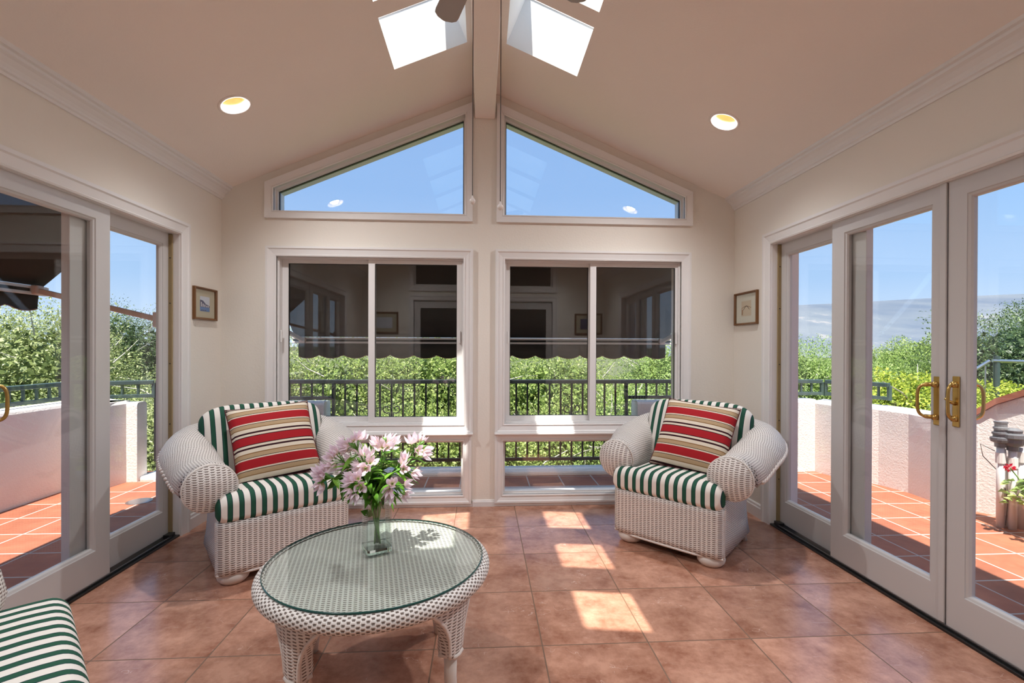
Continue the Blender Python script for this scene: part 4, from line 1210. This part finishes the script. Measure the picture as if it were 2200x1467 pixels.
def blade(b, p0, d, up, L, W, droop=.3, n=6, mi=0, uvv=True, cup=.15):
    """lance-shaped blade made of a bent strip"""
    d = d.normalized(); s = d.cross(up)
    if s.length < 1e-3: s = Vector((1, 0, 0)).cross(d)
    s.normalize(); u = s.cross(d).normalized()
    rows = []
    for k in range(n+1):
        f = k/n; w = W*math.sin(PI*min(1, .06+.94*f)**.8)**.9 if k < n else W*.03
        w = W*(math.sin(PI*(f**.85)) * .97 + .06*(1-f))
        c = p0 + d*(L*f*(1-.12*droop*f)) - u*(droop*L*f*f*.55)
        rows.append([tuple(c - s*w*.5 + u*w*cup), tuple(c), tuple(c + s*w*.5 + u*w*cup)])
    uvs = [[(0, k/n), (.5, k/n), (1, k/n)] for k in range(n+1)]
    b.grid(rows, uvs=uvs)
def blossom(parent, p, d, size, rg):
    b = MB(); d = d.normalized(); a = d.orthogonal().normalized(); c = d.cross(a)
    off = rg.uniform(0, 2)
    for k in range(6):
        th = off + k*PI/3; o = a*math.cos(th) + c*math.sin(th)
        outer = k % 2 == 0
        dirv = d*.72 + o*(.78 if outer else .55)
        blade(b, p + o*.0025, dirv, d*-.2 + o, size*(1.0 if outer else .92), size*(.50 if outer else .28), droop=.55, n=5, cup=.10)
    return b.build('blossom', M['petal'], parent, smooth=True)
rg = random.Random(21)
# stem tips in photo order: (px, py) read at the depth of the vase
STEMS = [
 ('pale pink alstroemeria stem leaning far left over the chair cushion', (-.200, -.02, .285), 7),
 ('lilac alstroemeria stem at the upper left of the bouquet', (-.150, .02, .345), 6),
 ('tall lilac alstroemeria stem left of the bouquet centre', (-.090, .02, .400), 7),
 ('alstroemeria stem with pale open blooms low in the bouquet front', (-.045, -.09, .285), 6),
 ('tallest pink alstroemeria stem near the bouquet centre', (.025, .02, .390), 7),
 ('alstroemeria stem with lilac blooms in the middle of the bouquet', (-.030, -.03, .330), 6),
 ('pink alstroemeria stem leaning to the upper right', (.155, .02, .385), 6),
 ('alstroemeria stem with peach bloom leaning right', (.110, -.02, .320), 5),
 ('short alstroemeria stem hanging over the right rim of the vase', (.080, -.07, .265), 5),
 ('lilac alstroemeria stem tucked behind the left side of the bouquet', (-.115, .08, .320), 6),
]
for k, (lb, tip, nb) in enumerate(STEMS):
    t = thing('alstroemeria_stem', lb, 'flower', (VX, VY, VZ+.02), 0, 'alstroemeria stems in the vase')
    tip = Vector((tip[0]*.93, tip[1], tip[2]*.95)); foot = Vector((-tip.x*.08 + rg.uniform(-.012, .012), -tip.y*.15 + rg.uniform(-.012, .012), .006))
    rim = Vector((max(-.030, min(.030, tip.x*.16)), max(-.030, min(.030, tip.y*.2)), .20))
    P = [foot]
    for j in range(1, 5): P.append(foot.lerp(rim, j/4))
    c1 = rim + (rim-foot)*.35 + Vector((0, 0, .01))
    for j in range(1, 8):
        f = j/7; P.append(rim*(1-f)**2 + c1*2*f*(1-f) + tip*f*f)
    b = MB(); b.tube(P, [.0034]*len(P), 7); b.build('stem', M['stem'], t, smooth=True)
    up = Vector((0, 0, 1))
    for j in range(19 if k != 8 else 10):
        f = rg.uniform(.36, .99); i = f*(len(P)-1); q = P[int(i)].lerp(P[min(int(i)+1, len(P)-1)], i-int(i))
        if q.z < .205: q = P[5].lerp(P[-1], rg.random()*.8)
        th = rg.uniform(0, 2*PI); out = Vector((math.cos(th), math.sin(th), rg.uniform(-.5, .6))) + Vector((tip.x, tip.y, 0))*2.0
        b = MB(); blade(b, q, out, up, rg.uniform(.065, .120), rg.uniform(.020, .032), rg.uniform(.2, .9), 6)
        o = b.build('leaf', M['leaf_flower'], t, smooth=True)
        rnd_attr(o, np.full(len(o.data.polygons), rg.random(), np.float32))
    ax = (P[-1]-P[-2]).normalized()
    for j in range(nb):
        th = 2*PI*j/nb + rg.uniform(-.4, .4); sd = ax.orthogonal(); sd = Quaternion(ax, th) @ sd.normalized()
        dv = ax*.50 + sd*rg.uniform(.45, 1.05) + Vector((0, -.30, .05))
        st = P[-1] + dv.normalized()*rg.uniform(.022, .055)
        b = MB(); b.tube([P[-1]-ax*.01, P[-1].lerp(st, .6)+ax*.006, st], .0019, 5); b.build('pedicel', M['stem'], t, smooth=True)
        blossom(t, st, dv, rg.uniform(.040, .052), rg)
    for j in range(2):
        th = rg.uniform(0, 2*PI); sd = Quaternion(ax, th) @ ax.orthogonal().normalized()
        b = MB(); p = P[-1] + sd*.02 + ax*.03
        b.tube([P[-1], P[-1].lerp(p, .8), p], .0018, 5); b.tube([p, p+(ax+sd*.3)*.012, p+(ax+sd*.3)*.024], [.003, .006, .002], 6); b.build('bud', M['stem'], t, smooth=True)
# leaves that hang low or sit under water
t = thing('alstroemeria_stem', 'bare alstroemeria stem with drooping leaves low on the left side of the vase', 'flower', (VX, VY, VZ+.02), 0, 'alstroemeria stems in the vase')
P = [Vector((.016, -.01, .006)), Vector((-.01, -.01, .12)), Vector((-.030, -.008, .20)), Vector((-.075, -.01, .262)), Vector((-.12, -.012, .285))]
b = MB(); b.tube(P, .0034, 7); b.build('stem', M['stem'], t, smooth=True)
for q, d, L in ((P[4], (-.1, 0, -1), .115), (P[4], (-.6, -.2, -.5), .09), (P[3], (-.3, -.3, -.9), .10), (P[3], (.3, -.5, -.6), .08), (P[1], (-.7, -.3, .35), .055), (P[2], (.2, -.6, -.3), .06)):
    b = MB(); blade(b, q, Vector(d), Vector((0, -1, .4)), L, .030, .1, 6); o = b.build('leaf', M['leaf_flower'], t, smooth=True)
    rnd_attr(o, np.full(len(o.data.polygons), .2, np.float32))

# ------------------------------------------------------------------ pictures on the side walls
def picture(label, X, s, yc, zc, w, h, matm, art):
    """s = direction into the room"""
    t = thing('picture_frame', label, 'picture', (X, yc, zc))
    f = lambda y, z, d: (s*d, y, z)
    b = MB(); b.sweep(rect(-w/2+.016, w/2-.016, -h/2+.016, h/2-.016), [(0, .002), (0, .014), (.004, .017), (.010, .024), (.016, .020), (.016, .001), (.01, .001)], f); b.build('frame', M['wood'], t)
    b = MB(); b.loops_slab([rect(-w/2+.015, w/2-.015, -h/2+.015, h/2-.015)], f, .006); b.build('mat_board', matm, t)
    aw, ah = w*.42, h*.46
    b = MB(); b.loops_slab([rect(-aw/2, aw/2, -ah/2, ah/2)], lambda y, z, d: f(y, z, .006+d), .001); pr = b.build('print', art[0], t)
    art[1](pr, f, aw, ah)
    b = MB(); b.loops_slab([rect(-w/2+.015, w/2-.015, -h/2+.015, h/2-.015)], lambda y, z, d: f(y, z, .011+d), .001); b.build('picture_glass', M['pictureglass'], t)
    return t
ink = paint('print_ink', (.08,.05,.035,1), .9); tanp = paint('print_paper', (.60,.52,.38,1), .9); bluep = paint('print_sky', (.62,.66,.74,1), .9); sea = paint('print_blue', (.10,.22,.48,1), .9); wht = paint('print_white', (.72,.72,.74,1), .9); dkb = paint('print_dark_blue', (.06,.07,.16,1), .9); sep_ = paint('print_sepia', (.36,.22,.12,1), .9)
def art_bridge(pr, f, w, h):
    F = lambda y, z, d: f(y, z, .0072+d)
    b = MB(); n = 14
    arc = [(-w*.33 + w*.62*i/n, -h*.12 + h*.24*math.sin(PI*i/n)) for i in range(n+1)]
    up = [(y, z + h*.06) for y, z in arc][::-1]
    b.loops_slab([arc + up], F, .0004); b.build('bridge_arch', ink, pr)
    b = MB(); arc2 = [(-w*.5 + w*i/n, -h*.02 + h*.15*math.sin(PI*i/n)) for i in range(n+1)]
    b.loops_slab([arc2 + [(y, z+h*.05) for y, z in arc2][::-1]], F, .0003); b.build('bridge_parapet', sep_, pr)
    b = MB(); b.loops_slab([rect(w*.34, w*.48, -h*.42, -h*.05)], F, .0004); b.build('bank', sep_, pr)
def art_harbour(pr, f, w, h):
    F = lambda y, z, d: f(y, z, .0072+d)
    b = MB(); b.loops_slab([rect(-w*.5, w*.5, -h*.5, -h*.22)], F, .0003); b.build('water', sea, pr)
    b = MB(); b.loops_slab([[(-w*.5, -h*.22), (w*.5, -h*.22), (w*.5, -h*.10), (w*.1, 0), (-w*.2, h*.22), (-w*.5, h*.26)]], F, .0003); b.build('buildings', dkb, pr)
    for y0, z0, hh in ((-.42, -.2, .32), (-.24, -.2, .22), (-.06, -.2, .16), (.14, -.2, .10), (.30, -.2, .09)):
        b = MB(); b.loops_slab([rect(w*y0, w*(y0+.09), h*z0, h*(z0+hh))], lambda y, z, d: F(y, z, .0004+d), .0002); b.build('house', wht, pr)
    for y0 in (-.38, -.2, 0):
        b = MB(); b.loops_slab([[(w*y0, -h*.40), (w*(y0+.13), -h*.40), (w*(y0+.10), -h*.46), (w*(y0+.02), -h*.46)]], lambda y, z, d: F(y, z, .0004+d), .0002); b.build('boat', ink, pr)
picture('small wood framed blue harbour print on the left wall above the armchair', XL, 1, 3.62, 1.575, .285, .232, M['mat_grey'], (bluep, art_harbour))
picture('small wood framed sepia bridge print on the right wall above the armchair', XR, -1, 3.660, 1.582, .325, .258, M['mat_pale'], (tanp, art_bridge))
for k, (x, lb) in enumerate(((-1.63, 'wood framed picture on the rear wall mirrored in the left window'), (1.80, 'wood framed picture on the rear wall mirrored in the right window'))):
    t = thing('picture_frame', lb, 'picture', (x, YR, 1.68))
    f = lambda a, z, d: (a, d, z)
    b = MB(); b.sweep(rect(-.20, .20, -.15, .15), [(0, .002), (0, .014), (.02, .022), (.03, .016), (.03, .001)], f); b.build('frame', M['wood'], t)
    b = MB(); b.loops_slab([rect(-.20, .20, -.15, .15)], f, .006); b.build('mat_board', M['mat_grey'], t)
    b = MB(); b.loops_slab([rect(-.13, .13, -.09, .09)], lambda a, z, d: f(a, z, .006+d), .001); b.build('print', dkb if k else bluep, t)

# ------------------------------------------------------------------ ceiling fan
FX, FY = .013, 1.84
t = thing('ceiling_fan', 'white ceiling fan hanging from the ridge beam with two pull chains', 'fan', (FX, FY, 3.09))
b = MB(); b.lathe([(.075, 0), (.074, -.035), (.05, -.055), (.045, -.07)], 24); b.build('canopy', M['fan'], t, smooth=True)
b = MB(); b.lathe([(.045, -.068), (.095, -.08), (.112, -.11), (.112, -.17), (.09, -.205), (.05, -.215)], 32); b.build('motor', M['fan'], t, smooth=True)
b = MB(); b.lathe([(.05, -.213), (.058, -.23), (.058, -.29), (.045, -.325), (.0, -.33)], 24); b.build('switch_housing', M['fan'], t, smooth=True)
for k in range(5):
    a = R(111 + 72*k); ca, sa = math.cos(a), math.sin(a)
    fn = lambda r, w, h, ca=ca, sa=sa: (r*ca - w*sa, r*sa + w*ca, -.224 + h + w*.15)
    pts = [(.18, -.043), (.32, -.051), (.525, -.057), (.550, -.054), (.570, -.036), (.580, -.010), (.582, 0), (.580, .010), (.570, .036), (.550, .054), (.525, .057), (.32, .051), (.18, .043)]
    b = MB(); b.loops_slab([pts], fn, .007); bl = b.build('blade', M['blade'], t, bevel=.002)
    b = MB(); b.loops_slab([[(.085, -.016), (.17, -.016), (.21, -.035), (.245, -.035), (.245, .035), (.21, .035), (.17, .016), (.085, .016)]], lambda r, w, h: fn(r, w, h-.004), .004); b.build('blade_bracket', M['brass'], bl)
for dx, zb in ((-.054, 1.823), (.052, 1.803)):
    b = MB(); b.tube([(dx, .0, -.28), (dx, .0, zb-3.09+.02)], .0020, 6); pc = b.build('pull_chain', M['cord'], t)
    b = MB(); b.lathe([(.0, .022), (.003, .018), (.004, .011), (.009, .006), (.0112, -.001), (.009, -.008), (.003, -.0135), (0, -.014)], 14, (dx, 0, zb-3.09)); b.build('ball', M['ball'], pc, smooth=True)

# ------------------------------------------------------------------ recessed lights
LB = ['recessed ceiling light glowing in the left ceiling slope', 'recessed ceiling light glowing in the right ceiling slope', 'recessed ceiling light in the left slope behind the viewer', 'recessed ceiling light in the right slope behind the viewer']
LPOW = 44
for (s, y, d), lb in zip(LAMPS, LB):
    c = Vector((RX + s*d, y, RZ - SL*d)); nrm = Vector((s*.387, 0, .922)).normalized()
    t = tag(empty('recessed_light', c), lb, 'ceiling light', 'recessed ceiling lights')
    q = Vector((0, 0, 1)).rotation_difference(nrm); t.rotation_euler = q.to_euler()
    b = MB(); b.lathe([(.0765, .002), (.077, -.004), (.092, -.005), (.097, -.002), (.097, .0005)], 32, caps=False); b.build('trim_ring', M['ceiling'], t, smooth=True)
    b = MB(); b.lathe([(.0765, 0), (.073, .05), (.066, .085), (.064, .09)], 32, caps=False); b.build('reflector', M['can'], t, smooth=True)
    b = MB(); b.lathe([(0, .066), (.03, .068), (.055, .076), (.066, .088)], 32, caps=False); b.build('bulb', M['bulb'], t, smooth=True)
    ld = bpy.data.lights.new('recessed_lamp', 'SPOT'); ld.shadow_soft_size = .05; ld.spot_size = R(165); ld.spot_blend = 1.0; ld.energy = LPOW*2.25; ld.color = (.97, .98, 1)
    lo = bpy.data.objects.new('lamp', ld); C.objects.link(lo); lo.parent = t; lo.location = (0, 0, .045)

# ------------------------------------------------------------------ sun, sky, camera
sd = bpy.data.lights.new('sun', 'SUN'); sd.energy = 11.0; sd.angle = R(.55); sd.color = (1, .955, .88)
so = bpy.data.objects.new('sun', sd); C.objects.link(so); so.location = (0, -6, 14)
so.rotation_euler = Vector((.045, .356, -1)).to_track_quat('-Z', 'Y').to_euler()

w = bpy.data.worlds.new('sky'); S.world = w; w.use_nodes = True
nt = w.node_tree; nt.nodes.clear()
out = nt.nodes.new('ShaderNodeOutputWorld'); bg = nt.nodes.new('ShaderNodeBackground')
tc = nt.nodes.new('ShaderNodeTexCoord'); sx = nt.nodes.new('ShaderNodeSeparateXYZ'); rp = nt.nodes.new('ShaderNodeValToRGB')
nt.links.new(tc.outputs['Generated'], sx.inputs[0]); nt.links.new(sx.outputs[2], rp.inputs[0])
cr = rp.color_ramp
stops = [(0, (.20,.21,.17,1)), (.001, (.58,.69,.84,1)), (.12, (.36,.53,.79,1)), (.30, (.235,.42,.73,1)), (.55, (.21,.38,.70,1)), (1, (.21,.38,.68,1))]
while len(cr.elements) < len(stops): cr.elements.new(1)
for e, (p, c) in zip(cr.elements, stops): e.position = p; e.color = c
nt.links.new(rp.outputs[0], bg.inputs[0]); bg.inputs[1].default_value = 1.3
nt.links.new(bg.outputs[0], out.inputs[0])

yaw, pitch, roll, camh, fpx, cyp = .06067, .00345, .00357, 1.262, 1033.73, 751.79
fw = Vector((math.sin(yaw), math.cos(yaw), 0)); rt = Vector((math.cos(yaw), -math.sin(yaw), 0)); up = Vector((0, 0, 1))
fw2 = fw*math.cos(pitch) - up*math.sin(pitch); up2 = up*math.cos(pitch) + fw*math.sin(pitch)
r2 = rt*math.cos(roll) + up2*math.sin(roll); u2 = up2*math.cos(roll) - rt*math.sin(roll)
cam = bpy.data.cameras.new('camera'); co = bpy.data.objects.new('camera', cam); C.objects.link(co)
mt = Matrix.Identity(4)
for i in range(3): mt[i][0] = r2[i]; mt[i][1] = u2[i]; mt[i][2] = -fw2[i]
mt[0][3], mt[1][3], mt[2][3] = 0, 0, camh
co.matrix_world = mt
cam.sensor_width = 36; cam.lens = fpx/2200*36; cam.shift_y = (cyp-733.5)/2200; cam.clip_start = .02; cam.clip_end = 4000
S.camera = co
S.view_settings.view_transform = 'Standard'; S.view_settings.look = 'None'; S.view_settings.gamma = 1
S.view_settings.use_curve_mapping = False
S.view_settings.exposure = 0.10
S.cycles.transparent_max_bounces = 24; S.cycles.max_bounces = 14; S.cycles.diffuse_bounces = 6; S.cycles.glossy_bounces = 5; S.cycles.transmission_bounces = 10
S.cycles.sample_clamp_indirect = 8
S.cycles.caustics_reflective = False; S.cycles.caustics_refractive = False
